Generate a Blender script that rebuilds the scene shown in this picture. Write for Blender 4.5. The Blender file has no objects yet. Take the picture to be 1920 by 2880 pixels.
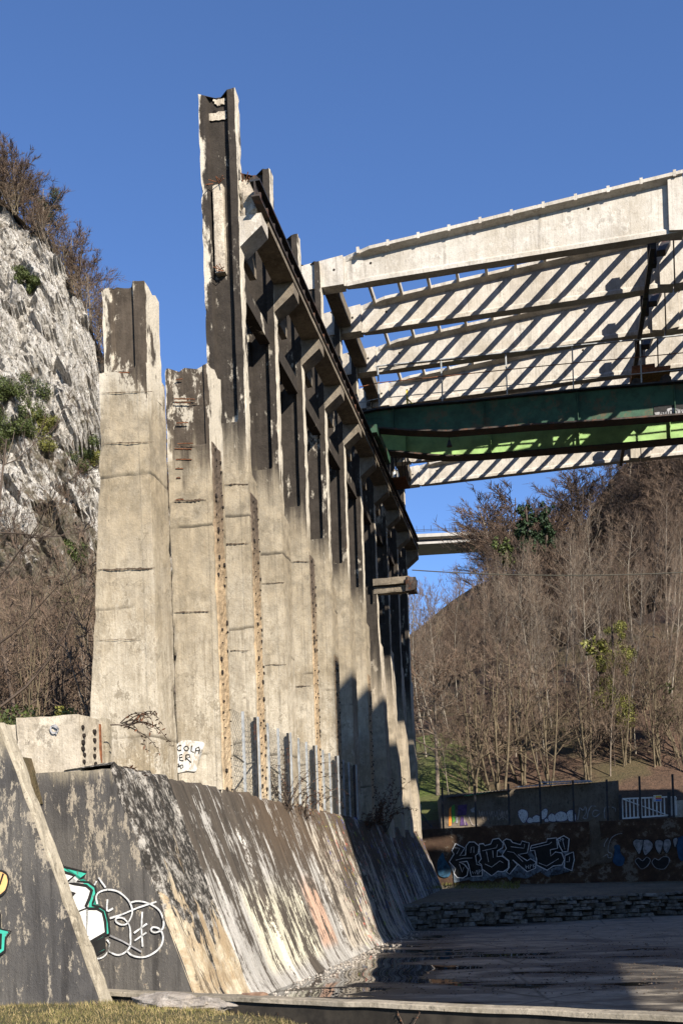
import bpy, bmesh, math, random
import numpy as np
from mathutils import Vector, Matrix, noise

# ---------------------------------------------------------------- camera, sky, sun, exposure
FPX, RHO, EYE, VP = 3000.0, 0.034, 1.5, 620.0          # focal length in photo pixels, roll, eye height, row vanishing offset
TH = math.atan(VP / FPX)
U = Vector((math.sin(TH), math.cos(TH), 0))             # along the column row, away from the camera
WV = Vector((math.cos(TH), -math.sin(TH), 0))           # across the hall, to the right
ZV = Vector((0, 0, 1))
S = bpy.context.scene
COL = S.collection
cam_d = bpy.data.cameras.new('camera')
cam = bpy.data.objects.new('camera', cam_d); COL.objects.link(cam)
cam_d.sensor_fit = 'VERTICAL'; cam_d.sensor_height = 36.0; cam_d.sensor_width = 24.0
cam_d.lens = FPX / 2880 * 36; cam_d.shift_y = 1012 / 2880.0
cam_d.clip_end = 3000; cam_d.clip_start = 0.05
cam.matrix_world = Matrix.Translation((0, 0, EYE)) @ Matrix.Rotation(math.pi / 2, 4, 'X') @ Matrix.Rotation(-RHO, 4, 'Z')
S.camera = cam
SUN = (0.86 * WV - 1.0 * U + 0.80 * ZV).normalized()    # towards the sun
elev = math.asin(SUN.z); az = math.atan2(SUN.x, SUN.y)
world = bpy.data.worlds.new('World'); S.world = world; world.use_nodes = True
wn = world.node_tree.nodes; wn.clear()
sky = wn.new('ShaderNodeTexSky'); sky.sky_type = 'NISHITA'; sky.sun_disc = False
sky.sun_elevation = elev; sky.sun_rotation = az
sky.altitude = 800; sky.air_density = 1.0; sky.dust_density = 0.0; sky.ozone_density = 3.0
bg = wn.new('ShaderNodeBackground'); bg.inputs[1].default_value = 0.073
wo = wn.new('ShaderNodeOutputWorld')
tint = wn.new('ShaderNodeMix'); tint.data_type = 'RGBA'; tint.blend_type = 'MULTIPLY'; tint.inputs[0].default_value = 1.0
tint.inputs[7].default_value = (0.82, 0.99, 1.28, 1)     # the photograph's cool white balance
world.node_tree.links.new(sky.outputs[0], tint.inputs[6]); world.node_tree.links.new(tint.outputs[2], bg.inputs[0]); world.node_tree.links.new(bg.outputs[0], wo.inputs[0])
sl = bpy.data.lights.new('sun', 'SUN'); sl.energy = 5.0; sl.angle = math.radians(0.5); sl.color = (1.0, 0.945, 0.86)
so = bpy.data.objects.new('sun', sl); COL.objects.link(so)
so.rotation_euler = (-SUN).to_track_quat('-Z', 'Y').to_euler(); so.location = (20, -20, 40)
S.view_settings.view_transform = 'Standard'; S.view_settings.look = 'None'
S.view_settings.exposure = 1.05; S.view_settings.gamma = 1.0; S.view_settings.use_curve_mapping = False
S.cycles.max_bounces = 5; S.cycles.diffuse_bounces = 1; S.cycles.transparent_max_bounces = 4

# ---------------------------------------------------------------- geometry helpers
rnd = random.Random(7)
cR, sR = math.cos(RHO), math.sin(RHO)
def ray(px, py):
    a, b = px - 960.0, 2452.0 - py
    return Vector(((a * cR + b * sR) / FPX, 1.0, (-a * sR + b * cR) / FPX))
ORG = Vector((0, 0, EYE))
def atY(px, py, Y): return ORG + ray(px, py) * Y
def atZ(px, py, z): r = ray(px, py); return ORG + r * ((z - EYE) / r.z)
def atU(px, py, c): r = ray(px, py); return ORG + r * (c / r.dot(U))
def F(w, u, z): return WV * w + U * u + ZV * z
def wuz(p): return (p.dot(WV), p.dot(U), p.z)
ROWX = -4.833
Y0C, DYC = 19.2, 2.04                                     # depth of column 0 and bay length in depth
W0 = ROWX * math.cos(TH)
def cu(i):
    Y = Y0C + DYC * i; X = ROWX + Y * VP / FPX
    return X * math.sin(TH) + Y * math.cos(TH)
def cuY(Y):
    return cu((Y - Y0C) / DYC)

def add_mesh(name, verts, faces, mat=None, parent=None, smooth=False):
    me = bpy.data.meshes.new(name)
    me.from_pydata([tuple(v) for v in verts], [], faces)
    if smooth:
        me.polygons.foreach_set('use_smooth', [True] * len(me.polygons))
    me.update()
    return add_obj(name, me, mat, parent)
def add_obj(name, me, mat=None, parent=None):
    if mat is not None and len(me.materials) == 0: me.materials.append(mat)
    o = bpy.data.objects.new(name, me); COL.objects.link(o)
    if parent is not None:
        o.parent = parent
        o.matrix_parent_inverse = parent.matrix_basis.inverted()
    return o
def thing(name, label, cat, loc=(0, 0, 0), group=None):
    o = bpy.data.objects.new(name, None); COL.objects.link(o)
    o.empty_display_size = 0.2
    o.location = loc
    o['label'] = label; o['category'] = cat
    if group: o['group'] = group
    return o
def tag(o, label, cat, group=None):
    o['label'] = label; o['category'] = cat
    if group: o['group'] = group
    return o
def struct(o, label=None):
    o['kind'] = 'structure'
    if label: o['label'] = label
    return o
class MB:
    def __init__(s): s.v = []; s.f = []
    def add(s, vs, fs):
        n = len(s.v); s.v += [Vector(v) for v in vs]; s.f += [tuple(i + n for i in f) for f in fs]; return s
    def boxf(s, w0, w1, u0, u1, z0, z1):               # box in the hall frame
        p = [F(w, u, z) for z in (z0, z1) for u in (u0, u1) for w in (w0, w1)]
        return s.add(p, [(0, 2, 3, 1), (4, 5, 7, 6), (0, 1, 5, 4), (2, 6, 7, 3), (0, 4, 6, 2), (1, 3, 7, 5)])
    def bar(s, a, b, r=0.02, r2=None, n=4, up=None, cap=True):
        a, b = Vector(a), Vector(b); d = (b - a)
        if d.length < 1e-6: return s
        d.normalize(); up = up or (Vector((0, 0, 1)) if abs(d.z) < .9 else Vector((1, 0, 0)))
        x = d.cross(up).normalized(); y = x.cross(d); r2 = r if r2 is None else r2
        vs = []
        for (c, rr) in ((a, r), (b, r2)):
            for k in range(n):
                t = 2 * math.pi * (k + .5) / n
                vs.append(c + (x * math.cos(t) + y * math.sin(t)) * rr)
        fs = [(k, (k + 1) % n, n + (k + 1) % n, n + k) for k in range(n)]
        if cap: fs += [tuple(range(n - 1, -1, -1)), tuple(range(n, 2 * n))]
        return s.add(vs, fs)
    def beam(s, a, b, hw, hh, up=None):                 # rectangular bar
        a, b = Vector(a), Vector(b); d = (b - a).normalized()
        up = up or (Vector((0, 0, 1)) if abs(d.z) < .9 else U)
        x = d.cross(up).normalized() * hw; y = x.cross(d).normalized() * hh
        vs = [c + sx * x + sy * y for c in (a, b) for (sx, sy) in ((-1, -1), (1, -1), (1, 1), (-1, 1))]
        return s.add(vs, [(0, 3, 2, 1), (4, 5, 6, 7), (0, 1, 5, 4), (1, 2, 6, 5), (2, 3, 7, 6), (3, 0, 4, 7)])
    def prism(s, poly, u0, u1):                         # (w, z) outline extruded along the row
        n = len(poly)
        vs = [F(w, u0, z) for w, z in poly] + [F(w, u1, z) for w, z in poly]
        fs = [tuple(range(n)), tuple(range(2 * n - 1, n - 1, -1))] + [(k, n + k, n + (k + 1) % n, (k + 1) % n) for k in range(n)]
        return s.add(vs, fs)
    def build(s, name, mat, parent=None, smooth=False): return add_mesh(name, s.v, s.f, mat, parent, smooth)
def rough(o, cell=0.12, amp=0.015, freq=5.0, chip=0.0, seed=0.0, passes=3):
    """cut long edges down to cell size and roughen the surface"""
    me = o.data; bm = bmesh.new(); bm.from_mesh(me)
    bmesh.ops.recalc_face_normals(bm, faces=bm.faces)
    for _ in range(passes):
        es = [e for e in bm.edges if e.calc_length() > cell * 1.6]
        if not es or len(bm.verts) > 60000: break
        bmesh.ops.subdivide_edges(bm, edges=es, cuts=min(6, max(1, int(max(e.calc_length() for e in es) / cell / 3))), use_grid_fill=True)
    bmesh.ops.triangulate(bm, faces=[f for f in bm.faces if len(f.verts) > 4])
    bm.normal_update()
    sharp = {}
    for v in bm.verts:
        m = 1.0
        for a in range(len(v.link_faces)):
            for b in range(a):
                m = min(m, v.link_faces[a].normal.dot(v.link_faces[b].normal))
        sharp[v.index] = m < .6
    off = Vector((seed, seed * .7, -seed))
    for v in bm.verts:
        p = v.co
        d = noise.noise(p * freq + off) * amp + noise.noise(p * freq * 3.1 + off) * amp * .5
        if sharp.get(v.index) and chip:
            c = max(0.0, noise.noise(p * 3.3 + off) + .25 * noise.noise(p * 14 + off) - .12)
            d -= chip * c + chip * .15
        v.co = p + v.normal * d
    bm.to_mesh(me); bm.free(); me.update()
    return o

# ---------------------------------------------------------------- material helpers
class NT:
    def __init__(s, name):
        s.m = bpy.data.materials.new(name); s.m.use_nodes = True
        s.t = s.m.node_tree; s.t.nodes.clear()
        s.out = s.t.nodes.new('ShaderNodeOutputMaterial'); s.b = s.t.nodes.new('ShaderNodeBsdfPrincipled')
        s.t.links.new(s.b.outputs[0], s.out.inputs[0])
        s.pos = s.n('ShaderNodeNewGeometry').outputs['Position']
        s.set(Roughness=.85); s.b.inputs['Specular IOR Level'].default_value = .3
    def put(s, sock, v):
        if isinstance(v, bpy.types.NodeSocket): s.t.links.new(v, sock)
        elif isinstance(v, (tuple, list)) and len(v) == 3 and sock.type == 'RGBA': sock.default_value = (*v, 1)
        else: sock.default_value = v
    def set(s, **k):
        for a, v in k.items(): s.put(s.b.inputs[a.replace('_', ' ')], v)
    def n(s, t, ins=None, **pr):
        nd = s.t.nodes.new(t)
        for k, v in pr.items(): setattr(nd, k, v)
        for k, v in (ins or {}).items(): s.put(nd.inputs[k], v)
        return nd
    def map(s, scale, vec=None, rot=(0, 0, 0), loc=(0, 0, 0)):
        return s.n('ShaderNodeMapping', {'Vector': vec or s.pos, 'Scale': scale, 'Rotation': rot, 'Location': loc}).outputs[0]
    def noise(s, scale, detail=4, vec=None, rough=.55, dist=0.0):
        return s.n('ShaderNodeTexNoise', {'Vector': vec or s.pos, 'Scale': scale, 'Detail': detail, 'Roughness': rough, 'Distortion': dist}).outputs[0]
    def vor(s, scale, vec=None, feature='F1', out=0):
        return s.n('ShaderNodeTexVoronoi', {'Vector': vec or s.pos, 'Scale': scale}, feature=feature).outputs[out]
    def ramp(s, v, a, b, c0=0.0, c1=1.0):
        return s.n('ShaderNodeMapRange', {0: v, 1: a, 2: b, 3: c0, 4: c1}, interpolation_type='SMOOTHSTEP').outputs[0]
    def math(s, op, a, b=0.0):
        return s.n('ShaderNodeMath', {0: a, 1: b}, operation=op).outputs[0]
    def mix(s, f, a, b):
        nd = s.n('ShaderNodeMix', data_type='RGBA')
        s.put(nd.inputs[0], f); s.put(nd.inputs[6], a); s.put(nd.inputs[7], b)
        return nd.outputs[2]
    def sep(s, vec=None):
        return s.n('ShaderNodeSeparateXYZ', {0: vec or s.pos}).outputs
    def dot(s, v):
        return s.n('ShaderNodeVectorMath', {0: s.pos, 1: tuple(v)}, operation='DOT_PRODUCT').outputs['Value']
    def comb(s, x, y, z):
        return s.n('ShaderNodeCombineXYZ', {0: x, 1: y, 2: z}).outputs[0]
    def bump(s, h, strength=.4, dist=.02, nrm=None):
        nd = s.n('ShaderNodeBump', {'Strength': strength, 'Distance': dist, 'Height': h})
        if nrm is not None: s.put(nd.inputs['Normal'], nrm)
        s.put(s.b.inputs['Normal'], nd.outputs[0]); return nd.outputs[0]

def concrete(name, light, mid, dark, z0=None, z1=None, darkmin=0.0, streaks=.35, joints=0.0, specks=.5, zamp=3.0, pale=.5, bumps=.6, pth=.6, stain=1.0):
    m = NT(name)
    x, y, z = m.sep()
    big = m.noise(.9, 5, rough=.6); med = m.noise(4.5, 5, rough=.65); fine = m.noise(38, 4, rough=.7)
    stk = m.noise(1.0, 5, m.map((7.0, 7.0, .38)), .65)
    stk2 = m.noise(1.0, 4, m.map((22.0, 22.0, .7), loc=(3, 1, 5)), .6)
    c = m.mix(m.ramp(big, .42, .66), light, mid)
    c = m.mix(m.math('MULTIPLY', m.n('ShaderNodeObjectInfo').outputs['Random'], .3), c, mid)
    c = m.mix(m.math('MULTIPLY', m.ramp(stk, .52, .78), streaks), c, dark)
    c = m.mix(m.math('MULTIPLY', m.ramp(stk2, .54, .74), streaks * .7), c, tuple(k * .55 for k in mid))
    # flakes of lost skin
    fl = m.noise(2.3, 7, rough=.72, vec=m.map((1, 1, .8), loc=(9, 2, 4)))
    c = m.mix(m.math('MULTIPLY', m.ramp(fl, .56, .585), .55), c, tuple(min(1, k * 1.18) for k in light))
    c = m.mix(m.math('MULTIPLY', m.ramp(fl, .61, .63), .65 * stain), c, tuple(k * .45 for k in mid))
    f2 = m.noise(5.5, 8, m.map((1, 1, .7), loc=(21, 4, 6)), .8)
    c = m.mix(m.math('MULTIPLY', m.ramp(f2, .535, .56), .5 * stain), c, tuple(min(1, k * 1.15) for k in light))
    c = m.mix(m.math('MULTIPLY', m.ramp(f2, .585, .61), .7 * stain), c, tuple(k * .42 for k in mid))
    c = m.mix(m.math('MULTIPLY', m.ramp(f2, .43, .40), .3 * stain), c, tuple(k * .7 for k in mid))
    gr = m.noise(.75, 6, m.map((1, 1, .5), loc=(2, 8, 3)), .7)
    c = m.mix(m.math('MULTIPLY', m.ramp(gr, .5, .64), .6 * stain), c, tuple(k * .6 + .02 for k in mid))
    bl_ = m.noise(2.0, 6, m.map((1.6, 1.6, .5), loc=(12, 3, 8)), .7)
    c = m.mix(m.math('MULTIPLY', m.ramp(bl_, .57, .66), .5), c, tuple(min(1, k * 1.12) for k in light))
    bm_ = m.noise(1.0, 3, m.map((46, 46, 1.1), loc=(1, 2, 3)), .6)
    c = m.mix(m.math('MULTIPLY', m.ramp(bm_, .48, .7), .22), c, tuple(k * .5 for k in mid))
    mo = m.noise(9.0, 6, m.map((1, 1, .6), loc=(3, 3, 9)), .78)
    c = m.mix(m.math('MULTIPLY', m.ramp(mo, .5, .64), .5 * stain), c, tuple(k * .5 for k in mid))
    c = m.mix(m.math('MULTIPLY', m.ramp(mo, .44, .34), .3), c, tuple(min(1, k * 1.2) for k in light))
    if z0 is not None and z1 > z0 + .1:                  # tan water marks creep down from the stained heads
        c = m.mix(m.math('MULTIPLY', m.ramp(m.math('ADD', z, m.math('MULTIPLY', m.math('SUBTRACT', stk, .5), 4.0)), z0 - 4.2, z0 - .6), .8), c, m.mix(m.ramp(med, .35, .65), tuple(k * .55 for k in mid), tuple(k * 1.05 for k in mid)))
    ck = m.vor(1.1, m.n('ShaderNodeVectorMath', {0: m.pos, 1: m.n('ShaderNodeTexNoise', {'Vector': m.pos, 'Scale': 2.5, 'Detail': 4}).outputs[1]}, operation='ADD').outputs[0], 'DISTANCE_TO_EDGE')
    ckf = m.math('MULTIPLY', m.ramp(ck, .012, .003), m.ramp(m.noise(.6, 3, m.map((1, 1, 1), loc=(7, 7, 7))), .5, .6))
    c = m.mix(m.math('MULTIPLY', ckf, .38 * stain), c, tuple(k * .2 for k in mid))
    if joints:
        zz = m.math('ADD', z, m.math('MULTIPLY', m.math('SUBTRACT', m.noise(2.0, 3), .5), .14))
        fr = m.math('FRACT', m.math('MULTIPLY', zz, joints))
        ln = m.math('MULTIPLY', m.ramp(fr, .04, .008), m.ramp(m.noise(1.1, 4), .40, .55))
        c = m.mix(m.math('MULTIPLY', ln, .85), c, tuple(k * .16 for k in mid))
        dr = m.math('MULTIPLY', m.ramp(fr, .7, 1.0), m.ramp(stk2, .45, .65))
        c = m.mix(m.math('MULTIPLY', dr, .45), c, tuple(k * .45 for k in mid))
        bd = m.math('FLOOR', m.math('MULTIPLY', zz, joints))
        wn_ = m.n('ShaderNodeTexWhiteNoise', {'W': bd}, noise_dimensions='1D').outputs[0]
        c = m.mix(m.math('MULTIPLY', wn_, .25), c, mid)
    if z0 is not None:
        h = m.math('ADD', z, m.math('MULTIPLY', m.math('SUBTRACT', stk, .5), zamp))
        h = m.math('ADD', h, m.math('MULTIPLY', m.math('SUBTRACT', med, .5), zamp * .6))
        df = m.ramp(h, z0, z1)
        df = m.math('MAXIMUM', df, darkmin)
        dk = m.mix(m.ramp(med, .3, .7), dark, tuple(k * 1.9 + .004 for k in dark))
        dk = m.mix(m.math('MULTIPLY', m.ramp(stk2, .5, .72), .3), dk, tuple(k * 2.6 + .01 for k in dark))
        pl = m.noise(1.7, 8, rough=.74, vec=m.map((1, 1, .45), loc=(4, 7, 1)))
        dk = m.mix(m.math('MULTIPLY', m.ramp(pl, pth, pth + .04), pale), dk, tuple(k * .8 for k in light))
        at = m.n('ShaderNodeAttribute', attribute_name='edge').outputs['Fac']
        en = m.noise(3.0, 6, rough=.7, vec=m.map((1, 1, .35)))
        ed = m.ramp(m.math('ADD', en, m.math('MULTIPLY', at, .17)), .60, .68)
        dk = m.mix(ed, dk, tuple(k * .9 for k in light))  # worn pale edges, plus sunlight painted onto the right-hand flange faces
        c = m.mix(df, c, dk)
    sp = m.math('MULTIPLY', m.ramp(m.noise(26, 3, rough=.8), .64, .7), specks)
    c = m.mix(sp, c, tuple(k * .3 for k in mid))
    rs = m.noise(1.0, 6, m.map((9, 9, .9), loc=(5, 5, 2)), .7)
    c = m.mix(m.math('MULTIPLY', m.ramp(rs, .68, .74), .45), c, (.23, .085, .025))
    c = m.mix(m.math('MULTIPLY', m.ramp(fine, .35, .65), .10), c, tuple(k * .3 for k in mid))
    hh = m.math('ADD', m.math('MULTIPLY', fine, .35), m.math('ADD', m.math('MULTIPLY', med, .8), m.math('MULTIPLY', fl, .6)))
    m.set(Base_Color=c, Roughness=.9)
    m.bump(hh, bumps, .03)
    return m.m

CREAM, TAN, DKB = (.555, .488, .38), (.285, .228, .15), (.0155, .0115, .0082)
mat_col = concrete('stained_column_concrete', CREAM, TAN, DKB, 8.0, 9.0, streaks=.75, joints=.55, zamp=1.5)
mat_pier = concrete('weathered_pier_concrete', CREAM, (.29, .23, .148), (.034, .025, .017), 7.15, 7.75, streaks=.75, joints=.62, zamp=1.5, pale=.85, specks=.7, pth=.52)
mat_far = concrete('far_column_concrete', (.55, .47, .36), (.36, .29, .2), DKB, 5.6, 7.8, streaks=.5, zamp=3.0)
mat_strip = concrete('chipped_aggregate_concrete', (.55, .43, .28), (.40, .28, .16), (.05, .036, .025), 5.4, 7.4, streaks=.2, specks=.9, zamp=1.6, bumps=1.0)
mat_girder = concrete('pale_girder_concrete', (.50, .455, .39), (.39, .34, .27), (.09, .073, .055), streaks=.75, specks=.4, stain=.6)
mat_corbel = concrete('corbel_concrete', (.36, .31, .24), (.17, .135, .095), (.04, .03, .02), 12.95, 13.35, streaks=.7, zamp=1.4, pale=.6)
mat_dirty_shade = concrete('dirty_shaded_beam_concrete', (.22, .18, .13), (.12, .095, .065), (.03, .022, .016), streaks=.6)  # dirty concrete, dark enough to carry the painted shade of the eaves
mat_broken = concrete('broken_concrete', (.58, .5, .38), (.33, .27, .2), (.1, .08, .05), streaks=.2, specks=.9, bumps=1.0)
mat_block = concrete('low_block_concrete', (.50, .43, .33), (.34, .28, .2), (.13, .1, .07), streaks=.35, specks=.6)
mat_kerb = concrete('kerb_concrete', (.34, .285, .21), (.2, .165, .11), (.05, .045, .03), streaks=.3)
mat_hut = concrete('hut_wall_concrete', (.17, .135, .095), (.1, .075, .05), (.035, .026, .018), streaks=.6, pale=.8)
mat_rib = concrete('worn_rib_concrete', (.36, .31, .23), (.22, .18, .12), (.08, .065, .045), streaks=.4, specks=.9)

def simple(name, col, rough=.7, metal=0.0, var=.35, scale=8.0, spec=.3, rust=0.0, wear=None, wth=.56):
    m = NT(name)
    n1 = m.noise(scale, 5, rough=.65)
    c = m.mix(m.ramp(n1, .3, .7), tuple(k * (1 - var) for k in col), tuple(min(1, k * (1 + var)) for k in col))
    if wear:
        wn2 = m.noise(1.0, 8, m.map((14, 14, 6)), .78)
        c = m.mix(m.ramp(wn2, wth, wth + .05), c, wear)
    if rust:
        c = m.mix(m.math('MULTIPLY', m.ramp(m.noise(scale * .6, 7, rough=.75), .52, .62), rust), c, (.16, .055, .02))
    m.set(Base_Color=c, Roughness=rough, Metallic=metal); m.b.inputs['Specular IOR Level'].default_value = spec
    m.bump(n1, .25, .01)
    return m.m
mat_rust = simple('rusty_steel', (.16, .06, .025), .85, 0, .5, 20)
mat_spall = simple('spalled_concrete', (.07, .048, .03), .95, 0, .6, 30)
mat_holeshade = simple('dark_hole_shade', (.02, .014, .01), .9, 0, .5, 30)  # near-black colour standing in for the shade inside holes
mat_rail = simple('dark_rail_steel', (.045, .035, .028), .6, .3, .4, 10, rust=.5)
mat_greyst = simple('galvanised_steel', (.30, .305, .30), .6, .15, .3, 6, .3)
mat_dkst = simple('dark_painted_steel', (.03, .03, .032), .6, .2, .4, 6, rust=.3)
mat_wire = simple('fence_wire', (.12, .115, .10), .6, .4, .3, 10)
mat_green = simple('pale_green_crane_paint', (.25, .39, .13), .6, 0, .22, 3, .3, rust=.15, wear=(.15, .25, .13), wth=.6)
mat_shadegreen = simple('shaded_green_crane_paint', (.026, .068, .038), .65, 0, .35, 3, .3, rust=.35)  # darker copy of the crane green, the near beam's shade put in
mat_yellow = simple('yellow_paint', (.62, .43, .06), .6, 0, .2, 6, rust=.2)
mat_whitepaint = simple('white_paint', (.66, .64, .59), .8, 0, .12, 14, wear=(.36, .3, .22), wth=.58)
mat_white2 = simple('thin_white_spray', (.52, .51, .485), .8, 0, .3, 24, wear=(.11, .1, .085), wth=.55)
mat_black = simple('black_paint', (.014, .013, .012), .8, 0, .3, 10, wear=(.06, .05, .04), wth=.6)
mat_teal = simple('teal_paint', (.045, .40, .28), .75, 0, .15, 8, wear=(.1, .11, .09), wth=.6)
mat_peach = simple('peach_paint', (.72, .40, .15), .6, 0, .1, 8)
mat_pale = simple('pale_outline_paint', (.6, .6, .6), .85, 0, .3, 12, wear=(.12, .1, .085), wth=.58)
mat_bluegrey = simple('blue_grey_paint', (.14, .17, .20), .85, 0, .5, 6, wear=(.05, .035, .025), wth=.53)
mat_blue = simple('blue_paint', (.02, .06, .12), .8, 0, .4, 4)
mat_dkwhite = simple('faded_grey_paint', (.25, .24, .235), .85, 0, .45, 7)
mat_orange = simple('orange_paint', (.75, .22, .03), .7, 0, .2, 8)
mat_grnp = simple('green_paint', (.06, .2, .03), .7, 0, .3, 8)
mat_purple = simple('purple_paint', (.06, .03, .09), .7, 0, .4, 8)
mat_redp = simple('red_paint', (.55, .05, .04), .6, 0, .1, 8)
mat_bluep = simple('bright_blue_paint', (.03, .12, .45), .6, 0, .1, 8)
mat_pvc = simple('white_pipe', (.75, .74, .7), .5, 0, .1, 6)
mat_roof = simple('corrugated_grey_sheet', (.23, .25, .27), .5, .3, .25, 3)
mat_bark = simple('grey_bark', (.17, .135, .10), .95, 0, .4, 5)
mat_barkdk = simple('dark_bark', (.07, .05, .036), .95, 0, .4, 5)
mat_barkyl = simple('mossy_bark', (.11, .084, .05), .95, 0, .4, 5)
mat_twig = simple('pale_brown_twigs', (.15, .104, .07), .95, 0, .35, .7)
mat_twig2 = simple('pale_straw_twigs', (.175, .13, .09), .95, 0, .35, .7)
mat_twig3 = simple('brown_twigs', (.115, .076, .05), .95, 0, .35, .7)
mat_palebark = simple('pale_bark', (.21, .175, .13), .95, 0, .35, 5)
mat_twigdk = simple('dark_brown_twigs', (.06, .041, .030), .95, 0, .45, .3)
mat_twigred = simple('reddish_twigs', (.115, .075, .05), .95, 0, .4, .5)
mat_ivy = simple('ivy_leaves', (.055, .068, .016), .6, 0, .6, 3)
mat_ivyyl = simple('yellow_ivy_leaves', (.13, .125, .025), .6, 0, .6, 3)
mat_evg = simple('dark_evergreen_leaves', (.022, .04, .014), .7, 0, .5, 2)
mat_dryleaf = simple('dry_brown_leaves', (.13, .052, .024), .8, 0, .5, 9)
mat_viaduct = simple('viaduct_concrete', (.30, .275, .24), .9, 0, .12, .5)
mat_shadow_block = simple('shadow_block_render', (.36, .33, .28), .9, 0, .2, .6)  # skin of the added out-of-frame shadow blocks

def slope_material():
    m = NT('streaked_slope_concrete')
    uu = m.dot(U); z = m.sep()[2]
    st = m.comb(m.math('MULTIPLY', uu, 9.0), 0.0, m.math('MULTIPLY', z, .75))
    s1 = m.noise(1.0, 7, st, .68, .15)
    st2 = m.comb(m.math('MULTIPLY', uu, 3.1), 4.0, m.math('MULTIPLY', z, .55))
    s2 = m.noise(1.0, 6, st2, .62, .3)
    big = m.noise(.8, 4, m.comb(uu, 2.0, z))
    s3 = m.noise(1.0, 8, m.comb(m.math('MULTIPLY', uu, 21.0), 9.0, m.math('MULTIPLY', z, 2.6)), .75, .1)
    pale = m.mix(m.ramp(s2, .35, .65), (.42, .39, .345), (.24, .22, .19))
    dark = m.mix(m.ramp(s1, .3, .6), (.022, .018, .014), (.075, .06, .045))
    dk = m.math('ADD', s1, m.math('MULTIPLY', m.math('SUBTRACT', s2, .5), .55))
    dk = m.math('ADD', dk, m.math('MULTIPLY', m.math('SUBTRACT', z, 1.55), .075))   # wetter, blacker near the top
    dk = m.math('ADD', dk, m.math('MULTIPLY', m.math('SUBTRACT', s3, .5), .5))
    iso = m.noise(6.5, 7, m.comb(uu, 15.0, m.math('MULTIPLY', z, .7)), .78)
    dk = m.math('ADD', dk, m.math('MULTIPLY', m.math('SUBTRACT', iso, .5), .7))
    ptc = m.noise(1.3, 5, m.comb(m.math('MULTIPLY', uu, 1.0), 11.0, m.math('MULTIPLY', z, .8)), .6)
    dk = m.math('ADD', dk, m.math('MULTIPLY', m.math('SUBTRACT', ptc, .46), .6))
    f = m.ramp(dk, .44, .50)
    # paint that weathered to streaks: cream, salmon, then scraps of colour further on
    def band(a, b, zt, zb=0.0):
        k = m.math('MULTIPLY', m.ramp(uu, a, a + .25), m.ramp(uu, b, b - .25))
        return m.math('MULTIPLY', k, m.math('MULTIPLY', m.ramp(z, zt, zt - .5), m.ramp(z, zb, zb + .2)))
    cA, cB = cuY(14.4), cuY(17.2)
    pale = m.mix(m.math('MULTIPLY', band(cuY(14.1), cuY(17.4), 1.55, .1), .8), pale, (.56, .51, .37))
    pale = m.mix(m.math('MULTIPLY', band(cuY(17.3), cuY(18.6), 1.6, .2), .75), pale, (.52, .30, .19))
    pale = m.mix(band(cuY(19.2), cuY(26), 2.6), pale, (.42, .36, .28))
    warm = m.math('MULTIPLY', m.ramp(uu, cuY(15), cuY(17)), m.ramp(z, 1.0, 2.3))
    dark = m.mix(m.math('MULTIPLY', warm, .45), dark, (.11, .068, .036))
    col = m.mix(f, pale, dark)
    spl = m.noise(5.0, 5, m.comb(m.math('MULTIPLY', uu, 1.0), 7.0, z), .7)
    hue = m.noise(1.7, 2, m.comb(uu, 1.0, m.math('MULTIPLY', z, .5)))
    paint = m.mix(m.ramp(hue, .45, .5), (.05, .06, .26), m.mix(m.ramp(hue, .52, .56), (.28, .36, .02), (.45, .12, .08)))
    col = m.mix(m.math('MULTIPLY', m.math('MULTIPLY', m.ramp(uu, cuY(20), cuY(21)), m.ramp(spl, .57, .6)), .65), col, paint)
    fine = m.noise(30, 4, rough=.7)
    col = m.mix(m.math('MULTIPLY', m.ramp(fine, .4, .7), .25), col, (.04, .032, .024))
    m.set(Base_Color=col, Roughness=.88)
    m.bump(m.math('ADD', m.math('MULTIPLY', s1, 1.0), m.math('MULTIPLY', fine, .35)), .8, .03)
    return m.m
mat_slope = slope_material()
def lichen_slope_material():
    m = NT('lichen_crusted_slope')
    z = m.sep()[2]; uu = m.dot(U)
    big = m.noise(1.8, 6, m.comb(m.math('MULTIPLY', uu, 1.6), 1.0, m.math('MULTIPLY', z, .55)), .65, .8)
    sp = m.noise(17, 7, m.map((1, 1, .6)), .78); fine = m.noise(36, 4, rough=.7)
    col = m.mix(m.ramp(sp, .5, .62), (.03, .026, .021), (.38, .34, .29))
    blk = m.noise(2.6, 5, m.comb(uu, 6.0, z), .65)
    col = m.mix(m.ramp(blk, .5, .6), col, m.mix(m.ramp(sp, .42, .55), (.06, .05, .04), (.45, .41, .35)))
    cream = m.mix(m.ramp(m.noise(3, 6, rough=.7), .35, .6), (.60, .50, .35), (.40, .29, .17))
    low = m.math('ADD', big, m.math('MULTIPLY', m.math('SUBTRACT', 1.25, z), .16))
    col = m.mix(m.ramp(low, .545, .575), col, cream)
    ln = m.noise(1.0, 6, m.comb(m.math('MULTIPLY', uu, 8.0), 3.0, m.math('MULTIPLY', z, .9)), .7, .6)
    col = m.mix(m.math('MULTIPLY', m.ramp(ln, .55, .62), .8), col, (.055, .042, .03))
    m.set(Base_Color=col, Roughness=.92)
    m.bump(m.math('ADD', m.math('ADD', sp, ln), m.math('MULTIPLY', fine, .4)), 1.0, .05)
    return m.m
mat_lichen = lichen_slope_material()
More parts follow.
